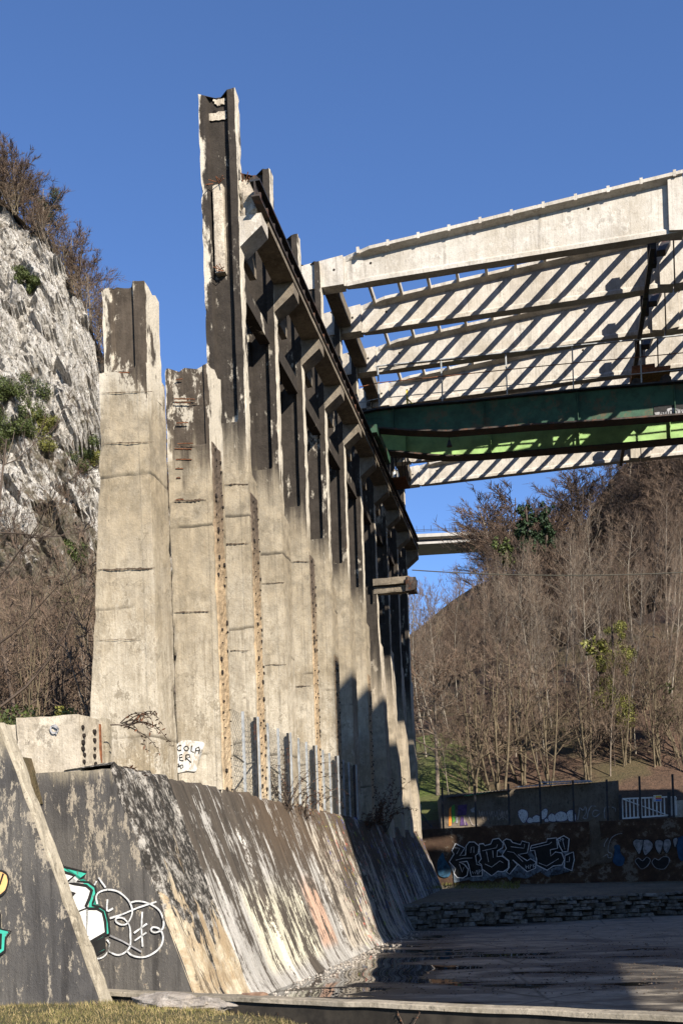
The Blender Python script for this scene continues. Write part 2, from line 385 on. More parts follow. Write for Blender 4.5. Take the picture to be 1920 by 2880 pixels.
def dark_wall_material():
    m = NT('dark_grey_peeling_wall')
    ww = m.dot(WV); z = m.sep()[2]
    v = m.comb(ww, m.dot(U), z)
    big = m.noise(1.1, 5, v); stk = m.noise(1.0, 6, m.comb(m.math('MULTIPLY', ww, 9.0), 0.0, m.math('MULTIPLY', z, .55)), .68)
    fine = m.noise(44, 4, rough=.7)
    c = m.mix(m.ramp(big, .35, .65), (.06, .055, .051), (.105, .094, .081))
    c = m.mix(m.math('MULTIPLY', m.ramp(stk, .45, .66), .75), c, (.027, .024, .022))
    # peeled flecks of pale render, mostly running down in lines
    pe = m.noise(1.0, 8, m.comb(m.math('MULTIPLY', ww, 9.0), 2.0, m.math('MULTIPLY', z, 3.2)), .82)
    lane = m.noise(1.0, 2, m.comb(m.math('MULTIPLY', ww, 3.2), 5.0, m.math('MULTIPLY', z, .25)))
    pf = m.math('ADD', pe, m.math('MULTIPLY', m.math('SUBTRACT', lane, .5), .42))
    c = m.mix(m.math('MULTIPLY', m.ramp(pf, .575, .60), .85), c, (.34, .285, .21))
    pt = m.noise(1.5, 7, m.comb(ww, 8.0, z), .66)
    c = m.mix(m.math('MULTIPLY', m.ramp(pt, .635, .65), .75), c, (.36, .28, .19))
    c = m.mix(m.ramp(m.noise(3.1, 4, m.comb(ww, 3.0, z), .7), .73, .76), c, (.27, .09, .025))
    top = m.math('ADD', z, m.math('MULTIPLY', m.math('SUBTRACT', stk, .5), .9))
    c = m.mix(m.math('MULTIPLY', m.ramp(top, 2.55, 2.8), .8), c, (.30, .25, .17))
    c = m.mix(m.math('MULTIPLY', m.ramp(fine, .4, .7), .3), c, (.05, .045, .04))
    m.set(Base_Color=c, Roughness=.9)
    m.bump(m.math('ADD', m.math('MULTIPLY', pf, 1.2), m.math('MULTIPLY', fine, .5)), .7, .02)
    return m.m
mat_dkwall = dark_wall_material()
def back_wall_material():
    m = NT('brown_mossy_wall')
    ww = m.dot(WV); z = m.sep()[2]
    n1 = m.noise(2.4, 7, m.comb(ww, 1.0, z), .7); n2 = m.noise(12, 5, rough=.7)
    c = m.mix(m.ramp(n1, .4, .62), (.055, .03, .018), (.10, .06, .035))
    c = m.mix(m.math('MULTIPLY', m.ramp(n1, .57, .6), .7), c, (.24, .2, .15))
    c = m.mix(m.math('MULTIPLY', m.ramp(n2, .4, .7), .4), c, (.03, .022, .015))
    m.set(Base_Color=c, Roughness=.95); m.bump(m.math('ADD', n1, n2), .7, .03)
    return m.m
mat_backwall = back_wall_material()
def floor_material():
    m = NT('wet_basin_floor')
    ww = m.dot(WV); uu = m.dot(U)
    v = m.comb(m.math('MULTIPLY', ww, .42), m.math('MULTIPLY', uu, 1.15), 0.0)
    wet = m.noise(1.0, 6, v, .62, .4); fine = m.noise(30, 5, rough=.7); med = m.noise(3.2, 6, rough=.66)
    side = m.ramp(ww, -.6, -3.6, 0.0, .17)               # water stands along the foot of the slope
    far = m.ramp(uu, cuY(13.0), cuY(16.0), 0, .04)
    wf = m.math('ADD', m.math('ADD', wet, side), far)
    pc = wuz(atZ(1010, 2735, 0))
    e1 = m.math('POWER', m.math('DIVIDE', m.math('SUBTRACT', ww, pc[0]), 1.3), 2.0); e2 = m.math('POWER', m.math('DIVIDE', m.math('SUBTRACT', uu, pc[1]), 1.6), 2.0)
    wf = m.math('ADD', wf, m.math('MULTIPLY', m.ramp(m.math('ADD', e1, e2), 1.2, 0.0), .20))
    wf = m.math('ADD', wf, m.math('MULTIPLY', m.ramp(uu, cuY(18), cuY(22)), -.12))
    pud = m.ramp(wf, .60, .63); damp = m.ramp(wf, .43, .58)
    dry = m.mix(m.ramp(med, .35, .65), (.30, .255, .195), (.19, .16, .12))
    dry = m.mix(m.math('MULTIPLY', m.ramp(fine, .5, .7), .5), dry, (.09, .075, .055))
    c = m.mix(damp, dry, (.045, .037, .028)); c = m.mix(pud, c, (.012, .012, .011))
    crack = m.ramp(m.vor(.42, m.comb(ww, m.math('MULTIPLY', uu, .6), 0.0), 'DISTANCE_TO_EDGE'), .012, .0)
    c = m.mix(m.math('MULTIPLY', crack, .6), c, (.02, .02, .015))
    r = m.math('ADD', m.math('MULTIPLY', damp, -.34), .9)
    r = m.n('ShaderNodeMix', {0: pud, 2: r, 3: .02}).outputs[0]
    m.set(Base_Color=c, Roughness=r); m.b.inputs['Specular IOR Level'].default_value = .32
    inv = m.math('SUBTRACT', 1.0, pud)
    m.bump(m.math('MULTIPLY', m.math('ADD', m.math('MULTIPLY', fine, .5), med), inv), .5, .02)
    return m.m
mat_floor = floor_material()
def rock_material():
    m = NT('white_limestone')
    v = m.map((1.0, .6, .42), rot=(0, math.radians(34), 0))
    n1 = m.noise(.55, 9, v, .76, .5); n2 = m.noise(2.6, 7, v, .75); n4 = m.noise(6.5, 5, v, .75)
    ln = m.noise(1.0, 6, m.map((2.6, 1.2, .5), rot=(0, math.radians(38), 0)), .7, .3)
    c = m.mix(m.ramp(n2, .38, .60), (.78, .72, .63), (.50, .445, .37))
    c = m.mix(m.math('MULTIPLY', m.ramp(ln, .57, .64), .5), c, (.17, .14, .105))
    c = m.mix(m.math('MULTIPLY', m.ramp(n1, .56, .62), .6), c, (.2, .16, .115))
    c = m.mix(m.math('MULTIPLY', m.ramp(n4, .535, .60), .85), c, (.075, .06, .043))
    zz = m.sep()[2]
    veg = m.math('ADD', m.noise(.2, 8, rough=.76), m.ramp(zz, 40, 12, -.04, .18))
    c = m.mix(m.math('MULTIPLY', m.ramp(veg, .53, .60), .85), c, m.mix(m.ramp(n2, .4, .6), (.14, .09, .05), (.085, .07, .03)))
    m.set(Base_Color=c, Roughness=.95)
    m.bump(m.math('ADD', n4, m.math('ADD', n2, m.math('MULTIPLY', ln, 1.5))), 1.0, .45)
    return m.m
mat_rock = rock_material()
def litter_material(name, a, b, g, gamt):
    m = NT(name)
    n1 = m.noise(.6, 8, rough=.7); n2 = m.noise(6, 5, rough=.7); n3 = m.noise(.22, 4)
    c = m.mix(m.ramp(n1, .35, .65), a, b); c = m.mix(m.math('MULTIPLY', m.ramp(n2, .45, .65), .6), c, tuple(k * .4 for k in b))
    c = m.mix(m.math('MULTIPLY', m.ramp(n3, .45, .6), gamt), c, g)
    m.set(Base_Color=c, Roughness=.95); m.bump(m.math('ADD', n1, n2), .8, .2)
    return m.m
mat_litter = litter_material('leaf_litter', (.105, .06, .036), (.07, .042, .025), (.06, .07, .02), .35)
mat_meadow = litter_material('green_slope', (.085, .11, .02), (.10, .10, .03), (.1, .08, .04), .5)
mat_grassd = litter_material('grass_soil', (.10, .085, .035), (.075, .07, .025), (.12, .09, .05), .5)
mat_gravel = litter_material('gravel_ledge', (.24, .19, .125), (.16, .13, .085), (.12, .1, .04), .3)
mat_blade = simple('dry_green_grass', (.13, .115, .035), .8, 0, .55, 2.0)
mat_blade2 = simple('straw_grass', (.25, .185, .085), .8, 0, .4, 4.0)
def stone_mat():
    m = NT('rubble_stone')
    oi = m.n('ShaderNodeObjectInfo').outputs['Random']
    n1 = m.noise(9, 6, rough=.7)
    c = m.mix(oi, (.13, .112, .09), (.25, .225, .19)); c = m.mix(m.ramp(n1, .4, .65), c, (.06, .05, .038))
    m.set(Base_Color=c, Roughness=.9); m.bump(n1, .6, .03)
    return m.m
mat_stone = stone_mat()
mat_palerock = concrete('pale_rock', (.42, .37, .31), (.27, .22, .17), (.1, .08, .06), streaks=.2, specks=.6)
mat_brownrock = simple('brown_rock', (.20, .12, .075), .9, 0, .4, 6)
mat_mortar = simple('dark_joint', (.03, .027, .022), .95, 0, .4, 6)

# ================================================================= SETTING
g = add_mesh('ground', [(-900, -300, -.4), (900, -300, -.4), (900, 1500, -.4), (-900, 1500, -.4)], [(0, 1, 2, 3)], mat_grassd)
struct(g)
def gridf(name, mat, nu, nv, fn, smooth=True, parent=None):
    vs = [fn(i / (nu - 1), j / (nv - 1)) for j in range(nv) for i in range(nu)]
    fs = [(j * nu + i, j * nu + i + 1, (j + 1) * nu + i + 1, (j + 1) * nu + i) for j in range(nv - 1) for i in range(nu - 1)]
    return add_mesh(name, vs, fs, mat, parent, smooth)
# basin floor
fl = gridf('basin_floor', mat_floor, 90, 120, lambda s, t: F(-4.2 + s * 15, cuY(8.2) + t * 23, .012 * noise.noise(Vector((s * 12, t * 20, 0)))), True)
struct(fl)
# raised ledge between stone wall and back wall
LA, LB = wuz(atZ(1120, 2616, 0)), wuz(atZ(1859, 2574, 0))
def ledge_u(w): return LA[1] + (LB[1] - LA[1]) * (w - LA[0]) / (LB[0] - LA[0])
BA, BB = Vector((2.95, 39.5, 0)), Vector((11.65, 36.6, 0))
bdir = (BB - BA).normalized()
def bw(t, z, off=0.0): return BA + bdir * t + Vector((bdir.y, -bdir.x, 0)) * off + ZV * z      # off > 0 comes towards the camera
def ledge_fn(s, t):
    w = -4.4 + s * 15
    u0 = ledge_u(w) + .12; u1 = 41.5
    u = u0 + (u1 - u0) * t
    return F(w, u, .60 + .30 * t + .03 * noise.noise(Vector((w * .8, u * .8, 0))))
struct(gridf('grass_ledge', mat_gravel, 60, 50, ledge_fn))
# hillside on the right and behind
SK = [(-900, 250), (-300, 250), (60, 560), (200, 660), (260, 690), (440, 830), (640, 1040), (960, 1210), (1800, 1300), (3500, 1500)]
def interp(tab, x):
    if x <= tab[0][0]: return tab[0][1]
    for (x0, y0), (x1, y1) in zip(tab, tab[1:]):
        if x <= x1: return y0 + (y1 - y0) * (x - x0) / (x1 - x0)
    return tab[-1][1]
SKX = [(a * 130 / 3000.0, 1.5 + b * 130 / 3000.0) for a, b in SK]      # crest heights along x at 130 m
def hill_h(X, Y):
    zs = interp(SKX, X * (.55 + .45 * 130 / max(Y, 60)))
    t = max(0.0, (Y - 45.0) / 85.0)
    h = 2.7 + (zs - 2.7) * min(1.0, t) ** .92
    if t > 1: h += (t - 1) * -6
    n = noise.fractal(Vector((X * .035, Y * .035, 3.1)), 1.0, 2.0, 4)
    g_ = -9.0 * math.exp(-((X - 24 - (Y - 100) * .1) / 6.0) ** 2) * min(1, max(0, (Y - 70) / 30))       # gully
    return h + n * 2.2 * min(1, t * 3) + g_
struct(gridf('hillside', mat_litter, 110, 90, lambda s, t: Vector((-45 + s * 190, 41.5 + 130 * t ** 1.4, hill_h(-45 + s * 190, 41.5 + 130 * t ** 1.4)))))
# sunny green slope at the foot of the wood
def meadow(s, t):
    X = 2.5 + s * 4.6; Y = 47 + t * 15
    return Vector((X, Y, hill_h(X, Y) + .25 * math.sin(math.pi * s) ** .5 * math.sin(math.pi * t) ** .5 * 1.4 - .05))
struct(gridf('meadow_slope', mat_meadow, 26, 26, meadow))
# bank behind the row on the left
def bank_h(X, Y):
    return 2.75 + max(0, Y - 12) * .16 + max(0, -X - 6) * .06 + .35 * noise.noise(Vector((X * .3, Y * .3, 0)))
def bank_fn(s, t):
    u = 9.5 + 60 * t; w = W0 - .75 - max(0, u - 30) * .9 - 60 * s ** 1.5
    p = F(w, u, 0)
    return Vector((p.x, p.y, bank_h(p.x, p.y) - (.5 if s < .01 else 0)))
struct(gridf('left_bank', mat_litter, 60, 50, bank_fn))
# white limestone cliff
CT = [(-60, 92), (-42, 76), (-25.4, 56.6), (-21.5, 52.2), (-18.1, 44.7), (-17.2, 41.5), (-13.5, 33), (-8.5, 21), (-3, 13), (6, 6)]
def cliff_pt(s, t):
    X = -46 + s * 50
    zt = interp(CT, X); zb = 8.0
    Y = 52 + 33 * t ** .85 + max(0, X + 20) * .35 * (1 - t)
    z = zb + (zt - zb) * t
    p = Vector((X, Y, z))
    q = Vector((X * .9 + z * .45, Y * .4, z * .5 - X * .2))
    d = noise.fractal(p * .07, 1.0, 2.0, 4) * 2.6 * min(1, (1 - t) * 6 + .15)
    bed = ((z * .8 + X * .55 + 2.2 * noise.noise(p * .12)) % 2.6) / 2.6; bed2 = ((z * .5 - X * .8 + 2.5 * noise.noise(p * .2 + Vector((5, 5, 5)))) % 1.9) / 1.9
    d += (abs(noise.noise(q * .5)) - .25) * 2.2 + (abs(noise.noise(q * 1.3)) - .25) * 1.0 + (abs(noise.noise(q * 3.1)) - .2) * .45 + noise.noise(q * 6) * .15
    d += (bed - .5) * 1.0 * (.4 + .6 * abs(noise.noise(p * .15))) + (bed2 - .5) * .6
    cv = noise.cell_vector(Vector((X * .55 + z * .3, Y * .2, z * .38 - X * .2))); cv2 = noise.cell_vector(Vector((X * 1.3 + z * .7, Y * .5, z * .8 - X * .4)))
    d += (cv.x - .5) * 1.6 + (cv2.x - .5) * .45
    # sloping grassy shelves
    sh = math.sin((z + X * .55) * .55 + 2.0 * noise.noise(p * .05))
    d += .5 * sh
    return p + Vector((.25, -.85, .3)) * d
cl = gridf('cliff', mat_rock, 250, 300, cliff_pt, False); struct(cl)
def hilltop_fn(s, t):
    X = -46 + s * 50; z = interp(CT, X)
    return Vector((X + .3, 84.5 + 40 * t, z - .8 - 3 * t * (1 - t) + .6 * noise.noise(Vector((X * .3, t * 9, 0)))))
struct(gridf('hilltop', mat_litter, 50, 16, hilltop_fn))

# ================================================================= THE ROW OF COLUMNS
Z_BASE = 2.72
def column_shaft(name, i, parent, mat, top, ledge, zd, Wd=.62, Dl=.62, Du=.24, rec=.11, wofs=0.0, batter=None, jag=.1, fl=.12, fr=.13, u0=None, seed=0, front=None, base=Z_BASE, step=.13):
    """H-section shaft: rings stacked upward; the web is recessed above the ledge, solid below"""
    u0 = cu(i) if u0 is None else u0
    zs = list(np.arange(base, top, step)) + [top]
    zs = sorted(set(round(float(z), 3) for z in zs if abs(z - ledge) > .05 and abs(z - zd) > .05) | {round(ledge - .02, 3), round(ledge + .015, 3), round(zd - .02, 3), round(zd + .02, 3)})
    zs = [z for z in zs if base <= z <= top]
    verts, edge, ringn = [], [], None
    for z in zs:
        L = W0 + wofs - Wd; R = W0 + wofs
        if batter: L -= batter(z)
        if front: R += front(z)
        lo = z < zd
        D = Dl if lo else Du
        r = rec if z > ledge else 0.004
        r2 = .03 if z > ledge else .004
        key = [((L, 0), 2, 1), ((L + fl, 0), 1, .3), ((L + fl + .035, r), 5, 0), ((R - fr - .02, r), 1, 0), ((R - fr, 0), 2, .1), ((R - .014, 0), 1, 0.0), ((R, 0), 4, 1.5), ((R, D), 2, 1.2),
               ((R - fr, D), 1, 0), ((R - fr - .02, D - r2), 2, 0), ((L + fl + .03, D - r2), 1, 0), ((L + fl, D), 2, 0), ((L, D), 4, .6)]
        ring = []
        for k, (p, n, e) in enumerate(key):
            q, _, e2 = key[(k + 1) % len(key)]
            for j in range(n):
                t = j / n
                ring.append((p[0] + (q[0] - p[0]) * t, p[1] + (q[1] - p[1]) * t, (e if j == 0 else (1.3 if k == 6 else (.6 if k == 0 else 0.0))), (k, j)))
        ringn = len(ring)
        for (w, t, e, kk) in ring:
            co = F(w, u0 + t, z)
            q = co * 4.0 + Vector((seed, 0, 0))
            cx, cy = (w - (L + R) / 2), (t - D / 2)
            nlen = math.hypot(cx, cy) + 1e-6
            d = .010 * noise.noise(q) + .006 * noise.noise(q * 3.3)
            if e >= .8 and not (kk[0] == 6 and kk[1] > 0):
                d -= .04 * max(0, noise.noise(co * 5.1 + Vector((0, 0, seed))) + .5 * noise.noise(co * 14) - .16)
            ww, tt = w + cx / nlen * d, t + cy / nlen * d
            zz = z
            if z == zs[-1]:
                zz += jag * (noise.noise(Vector((w * 7, t * 7, seed * 3.1))) + .5 * noise.noise(Vector((w * 22, t * 22, seed)))) + (jag * .25 if kk[0] in (0, 4, 5, 6, 7, 12) else 0)
            verts.append(F(ww, u0 + tt, zz)); edge.append(e)
    n = ringn; faces = []
    for j in range(len(zs) - 1):
        a, b = j * n, (j + 1) * n
        faces += [(a + k, a + (k + 1) % n, b + (k + 1) % n, b + k) for k in range(n)]
    base = (len(zs) - 1) * n
    cidx = len(verts); verts.append(sum((verts[base + k] for k in range(n)), Vector()) / n - ZV * .02); edge.append(0)
    faces += [(base + k, base + (k + 1) % n, cidx) for k in range(n)]
    o = add_mesh('shaft' if name is None else name, verts, faces, mat, parent)
    at = o.data.attributes.new('edge', 'FLOAT', 'POINT'); at.data.foreach_set('value', edge)  # also marks the right face, which is coloured pale as if sunlit
    return o
def zpx(py, Y, px=800):                                  # height of a photo row at depth Y
    return atY(px, py, Y).z
def Yi(i): return Y0C + DYC * i
def dowel_strip(i, parent, z0, z1, t0, t1, seed, wofs=0.0, rows=(.25, .8), mat=None, dark_top=None):
    """strip of chipped concrete on the basin face with two lines of dark plates painted as socket shade"""
    u0 = cu(i); nz = int((z1 - z0) / .045); nt = 9
    R = W0 + wofs
    verts = []
    for j in range(nz + 1):
        z = z0 + (z1 - z0) * j / nz
        for k in range(nt + 1):
            e0 = t0 + .03 * noise.noise(Vector((seed, z * 2.1, 0))) + .02 * noise.noise(Vector((seed, z * 9, 4)))
            e1 = t1 + .03 * noise.noise(Vector((seed, z * 2.1, 9))) + .02 * noise.noise(Vector((seed, z * 9, 7)))
            t = e0 + (e1 - e0) * k / nt
            d = .014 + .012 * noise.noise(Vector((t * 16, z * 16, seed))) + .008 * noise.noise(Vector((t * 40, z * 40, seed)))
            if k in (0, nt) or j in (0, nz): d = -.02
            verts.append(F(R + d, u0 + t, z))
    m = nt + 1
    faces = [(j * m + k, j * m + k + 1, (j + 1) * m + k + 1, (j + 1) * m + k) for j in range(nz) for k in range(nt)]
    s = add_mesh('chipped_strip', verts, faces, mat or mat_strip, parent)
    hb = MB(); r2 = random.Random(seed)
    for q, fr in enumerate(rows):
        z = z0 + .1 + r2.random() * .05
        while z < z1 - .08:
            if r2.random() > .3:
                t = t0 + (t1 - t0) * fr + r2.uniform(-.05, .05)
                rr = r2.choice((.009, .013, .018, .026, .03)) * r2.uniform(.8, 1.2); hz = rr * r2.uniform(.6, 1.4)
                n = 7; c = []
                for k in range(n):
                    an = 2 * math.pi * k / n; jr = r2.uniform(.7, 1.2)
                    c.append(F(R + .034, u0 + t + math.cos(an) * rr * jr, z + math.sin(an) * hz * jr))
                c2 = [F(R - .01, u0 + t + math.cos(2 * math.pi * k / n) * rr, z + math.sin(2 * math.pi * k / n) * hz) for k in range(n)]
                hb.add(c + c2, [tuple(range(n))] + [(k, n + k, n + (k + 1) % n, (k + 1) % n) for k in range(n)])
            z += r2.uniform(.05, .2)
    o = hb.build('socket_shade', mat_holeshade, s); o['kind'] = 'stuff'  # proud dark plates, their colour painted as socket shade
    return s
def rebar_lines(parent, i, spec, wofs=0.0):
    """rusted bars showing in spalled grooves on the near face"""
    for (px0, px1, py) in spec:
        px0 = max(px0, 490) if i == -2 else px0; px1 = max(px1, px0 + 18)
        c = cu(i) - .004
        a, b = atU(px0 + rnd.uniform(0, 8), py, c), atU(px1 + rnd.uniform(-14, 6), py - (px1 - px0) * rnd.uniform(-.05, .08), c)
        mb = MB(); n = 9; pts = [a.lerp(b, k / n) + ZV * .008 * noise.noise(Vector((k * 1.3, py, 0))) for k in range(n + 1)]
        for p, q in zip(pts, pts[1:]): mb.bar(p, q, .007, n=5, cap=False)
        o = mb.build('exposed_rebar', mat_rust, parent)
        gb = MB(); r2 = random.Random(int(py)); m = 14     # dark broken groove above the bar
        top = [a.lerp(b, k / m) + ZV * (.008 + .016 * r2.random() * math.sin(math.pi * k / m)) - U * .002 for k in range(m + 1)]
        bot = [a.lerp(b, k / m) - ZV * (.002 + .008 * r2.random() * math.sin(math.pi * k / m)) - U * .002 for k in range(m + 1)]
        gb.add(top + bot, [(k, k + 1, m + 2 + k, m + 1 + k) for k in range(m)])
        gb.build('spalled_groove', mat_spall, o)

row_group = 'concrete columns of the ruined hall'
ORD = {0: 'second tall', 1: 'third tall', 2: 'fourth', 3: 'fifth', 4: 'sixth', 5: 'seventh', 6: 'eighth', 7: 'ninth', 8: 'last'}
# cut-down piers on the left
def base_pt(i): return F(W0 - .3, cu(i) + .3, Z_BASE)
p1 = thing('concrete_pier', 'broad cut-down concrete pier at the far left, in front of the white cliff', 'pier', base_pt(-3), row_group)
ZC1 = zpx(1032, Yi(-3), 360)
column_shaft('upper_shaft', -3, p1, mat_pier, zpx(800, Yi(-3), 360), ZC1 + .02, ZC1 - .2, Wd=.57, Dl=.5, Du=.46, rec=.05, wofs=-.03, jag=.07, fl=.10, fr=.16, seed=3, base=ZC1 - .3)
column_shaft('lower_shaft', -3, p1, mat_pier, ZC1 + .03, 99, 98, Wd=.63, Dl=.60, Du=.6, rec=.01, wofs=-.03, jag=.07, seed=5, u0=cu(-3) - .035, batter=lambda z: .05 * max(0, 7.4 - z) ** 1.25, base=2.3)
rebar_lines(p1, -3, [(305, 375, 1050), (312, 395, 1058), (318, 350, 1090), (352, 392, 1118), (365, 396, 1143), (300, 330, 1078)])
p2 = thing('concrete_pier', 'cut-down concrete pier with crumbling dark head beside the tallest column', 'pier', base_pt(-2), row_group)
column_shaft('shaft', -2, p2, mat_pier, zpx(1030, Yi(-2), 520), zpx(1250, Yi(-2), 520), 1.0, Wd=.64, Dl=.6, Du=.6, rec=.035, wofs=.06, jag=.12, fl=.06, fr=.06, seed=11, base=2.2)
rebar_lines(p2, -2, [(478, 520, 1068), (480, 545, 1122), (480, 548, 1132), (480, 540, 1190), (495, 550, 1248), (492, 552, 1262), (490, 545, 1292), (470, 520, 1318), (470, 500, 1344), (472, 520, 1406)])
dowel_strip(-2, p2, Z_BASE - .1, zpx(1232, Yi(-2), 590), .03, .5, 21, .062)
# tall columns
cols = {}
LEDGE = 8.83
c1 = thing('concrete_column', 'tallest dark-stained H-section concrete column standing alone against the sky', 'column', base_pt(-1), row_group)
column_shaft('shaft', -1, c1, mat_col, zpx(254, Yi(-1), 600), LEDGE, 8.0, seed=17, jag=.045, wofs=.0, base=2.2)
dowel_strip(-1, c1, Z_BASE - .1, zpx(1372, Yi(-1), 710), .06, .52, 23)
cols[-1] = c1
STRIP = {1: (7.9, 25), 2: (6.3, 27), 4: (6.6, 29)}
for i in range(0, 9):
    top = {0: 14.2, 1: 14.22}.get(i, 14.85)
    pos_lab = ORD[i]
    lab = {0: 'second tall dark concrete column, just behind the tallest one',
           1: 'third tall dark concrete column, its top showing beside the crane rail'}.get(i, '%s concrete column along the receding row from the left, under the roof girders' % pos_lab)
    c = thing('concrete_column', lab, 'column', base_pt(i), row_group)
    cols[i] = c
    fr = None
    if i >= 5:                                             # battered lower half of the far columns
        fr = lambda z, i=i: max(0.0, (8.3 - .45 * (i - 5) - z)) * .03
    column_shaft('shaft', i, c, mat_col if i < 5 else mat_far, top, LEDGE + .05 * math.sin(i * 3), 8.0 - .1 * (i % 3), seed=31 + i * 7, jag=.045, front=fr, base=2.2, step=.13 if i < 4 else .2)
    if i in STRIP: dowel_strip(i, c, Z_BASE - .1, STRIP[i][0], .06, .5, STRIP[i][1])
# smooth remnant panel on the tallest column with rusty ends
cc = cu(-1) + .12
rz0, rz1 = atU(620, 778, cc).z, atU(615, 532, cc).z
rw = wuz(atU(622, 650, cc))[0]
rb = MB(); rb.boxf(rw - .085, rw + .085, cu(-1) + .0, cu(-1) + .14, rz0, rz1)
rem = rough(rb.build('panel_remnant', mat_broken, c1), .06, .006, 8, .03, 4)
tb = MB()
for (zc_, n) in ((rz1 + .02, 7), (rz0 + .03, 6)):
    for k in range(n):
        p = F(rw + rnd.uniform(-.07, .07), cu(-1) - .01, zc_ + rnd.uniform(-.03, .03))
        q = p + F(rnd.uniform(-.14, .12), rnd.uniform(-.12, -.02), rnd.uniform(-.08, .09)); tb.bar(p, q, .007, n=5)
tb.build('rusty_rebar_tuft', mat_rust, rem)
hb = MB()
for k, (px, py) in enumerate([(611, 292), (604, 315)]):
    hb.bar(atU(px, py, cu(-1) + .105), atU(px, py, cu(-1) + .2), .028, n=8)
hb.build('bolt_socket', mat_holeshade, c1)
def pale_patch(parent, c, pts, seed):
    r3 = random.Random(seed); out = []
    m_ = len(pts)
    for k in range(m_):
        a, b = pts[k], pts[(k + 1) % m_]
        for j in range(6):
            t = j / 6; out.append((a[0] + (b[0] - a[0]) * t + r3.uniform(-2.5, 2.5), a[1] + (b[1] - a[1]) * t + r3.uniform(-2.5, 2.5)))
    vs = [atU(x, y, c) for x, y in out]; bm = bmesh.new(); f = bm.faces.new([bm.verts.new(v) for v in vs]); bmesh.ops.triangulate(bm, faces=[f], ngon_method='EAR_CLIP')
    me = bpy.data.meshes.new('pale_patch'); bm.to_mesh(me); bm.free(); add_obj('pale_patch', me, mat_broken, parent)
def pour_joint(parent, c, x0, x1, y, h, seed):
    r3 = random.Random(seed); n = 36; top, bot = [], []
    for k in range(n + 1):
        t = k / n; x = x0 + (x1 - x0) * t; yy = y - (x1 - x0) * .03 * t + 2.5 * noise.noise(Vector((x * .04, seed, 0)))
        hh = h * (.25 + abs(noise.noise(Vector((x * .09, seed * 2.0, 3)))) * 1.6) * (.3 + .7 * math.sin(math.pi * min(1, max(0, t)))) 
        top.append(atU(x, yy - hh * .4, c)); bot.append(atU(x, yy + hh * .6 + r3.uniform(0, 1.2), c))
    MB().add(top + bot, [(k, n + 1 + k, n + 2 + k, k + 1) for k in range(n)]).build('pour_joint', mat_spall, parent)
pj = cu(-3) - .035 - .013
for (x0, x1, y, h) in ((276, 436, 1602, 9), (282, 434, 1247, 4), (270, 400, 1800, 2), (282, 430, 1105, 3)): pour_joint(p1, pj, x0, x1, y, h, y)
for (x0, x1, y, h) in ((487, 580, 1408, 7), (490, 588, 1722, 5), (488, 550, 1255, 6), (486, 575, 1130, 4)): pour_joint(p2, cu(-2) - .012, x0, x1, y, h, y)
for (x0, x1, y, h) in ((612, 700, 1363, 5), (618, 702, 1530, 4), (640, 705, 1830, 3)): pour_joint(c1, cu(-1) - .009, x0, x1, y, h, y)
for (x0, x1, y, h) in ((735, 800, 1640, 4), (745, 805, 1870, 3)): pour_joint(cols[0], cu(0) - .009, x0, x1, y, h, y)
for (x0, x1, y, h) in ((820, 872, 1930, 4), (815, 870, 1580, 3)): pour_joint(cols[1], cu(1) - .009, x0, x1, y, h, y)
pale_patch(c1, cu(-1) + .086, [(577, 322), (636, 312), (636, 336), (580, 342)], 1)
pale_patch(c1, cu(-1) + .086, [(596, 281), (634, 277), (632, 292), (612, 297)], 2)
# corbels and stubs
ZCB = 11.90                                               # underside of the corbel tips
for i in range(-1, 9):
    mb = MB()
    mb.prism([(W0 - .02, ZCB - .31), (W0 + .37, ZCB), (W0 + .37, ZCB + .20), (W0 - .02, ZCB + .20)], cu(i) + .0, cu(i) + .4)
    o = mb.build('corbel', mat_girder if i == -1 else mat_corbel, cols[i]); rough(o, .1, .006, 6, .02, i)
st = MB(); st.boxf(W0 + .002, W0 + .30, cu(-1) + .02, cu(-1) + .4, ZCB + .21, ZCB + .80)
o = st.build('broken_beam_end', mat_broken, cols[-1]); rough(o, .06, .05, 6, .16, 9)
st = MB()
for k in range(5):
    p = F(W0 + .05 + .03 * k, cu(-1) + .05, ZCB + .74); st.bar(p, p + F(rnd.uniform(-.02, .1), -.08, rnd.uniform(.02, .14)), .008, n=5)
st.build('rusty_rebar_tuft', mat_rust, o)
# runway: thin concrete shelf and the steel rail on it
rs = thing('runway_beam', 'long concrete runway shelf resting on the column corbels, seen from below', 'beam', F(W0 + .2, cu(-1), ZCB + .2))
for i in range(-1, 8):
    a, b = cu(i) + (.41 if i == -1 else .004), cu(i + 1) - .004
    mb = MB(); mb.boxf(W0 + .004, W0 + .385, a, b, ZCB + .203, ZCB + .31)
    rough(mb.build('shelf_slab', mat_dirty_shade, rs), .3, .004, 5, .01, i)
rl = thing('crane_rail', 'dark rusty steel crane rail running along the top of the corbels', 'rail', F(W0 + .4, cu(-1), ZCB + .31))
u0r, u1r = cu(-1) - .25, cu(8) + .25
zr = ZCB + .312
MB().boxf(W0 + .28, W0 + .41, u0r, u1r, zr, zr + .025).build('bottom_flange', mat_rail, rl)
MB().boxf(W0 + .33, W0 + .355, u0r, u1r, zr + .025, zr + .24).build('web', mat_rail, rl)
MB().boxf(W0 + .26, W0 + .43, u0r, u1r, zr + .24, zr + .27).build('top_flange', mat_dkst, rl)
MB().boxf(W0 + .32, W0 + .37, u0r, u1r, zr + .27, zr + .33).build('rail_head', mat_rail, rl)
clip = None
u = u0r + .12
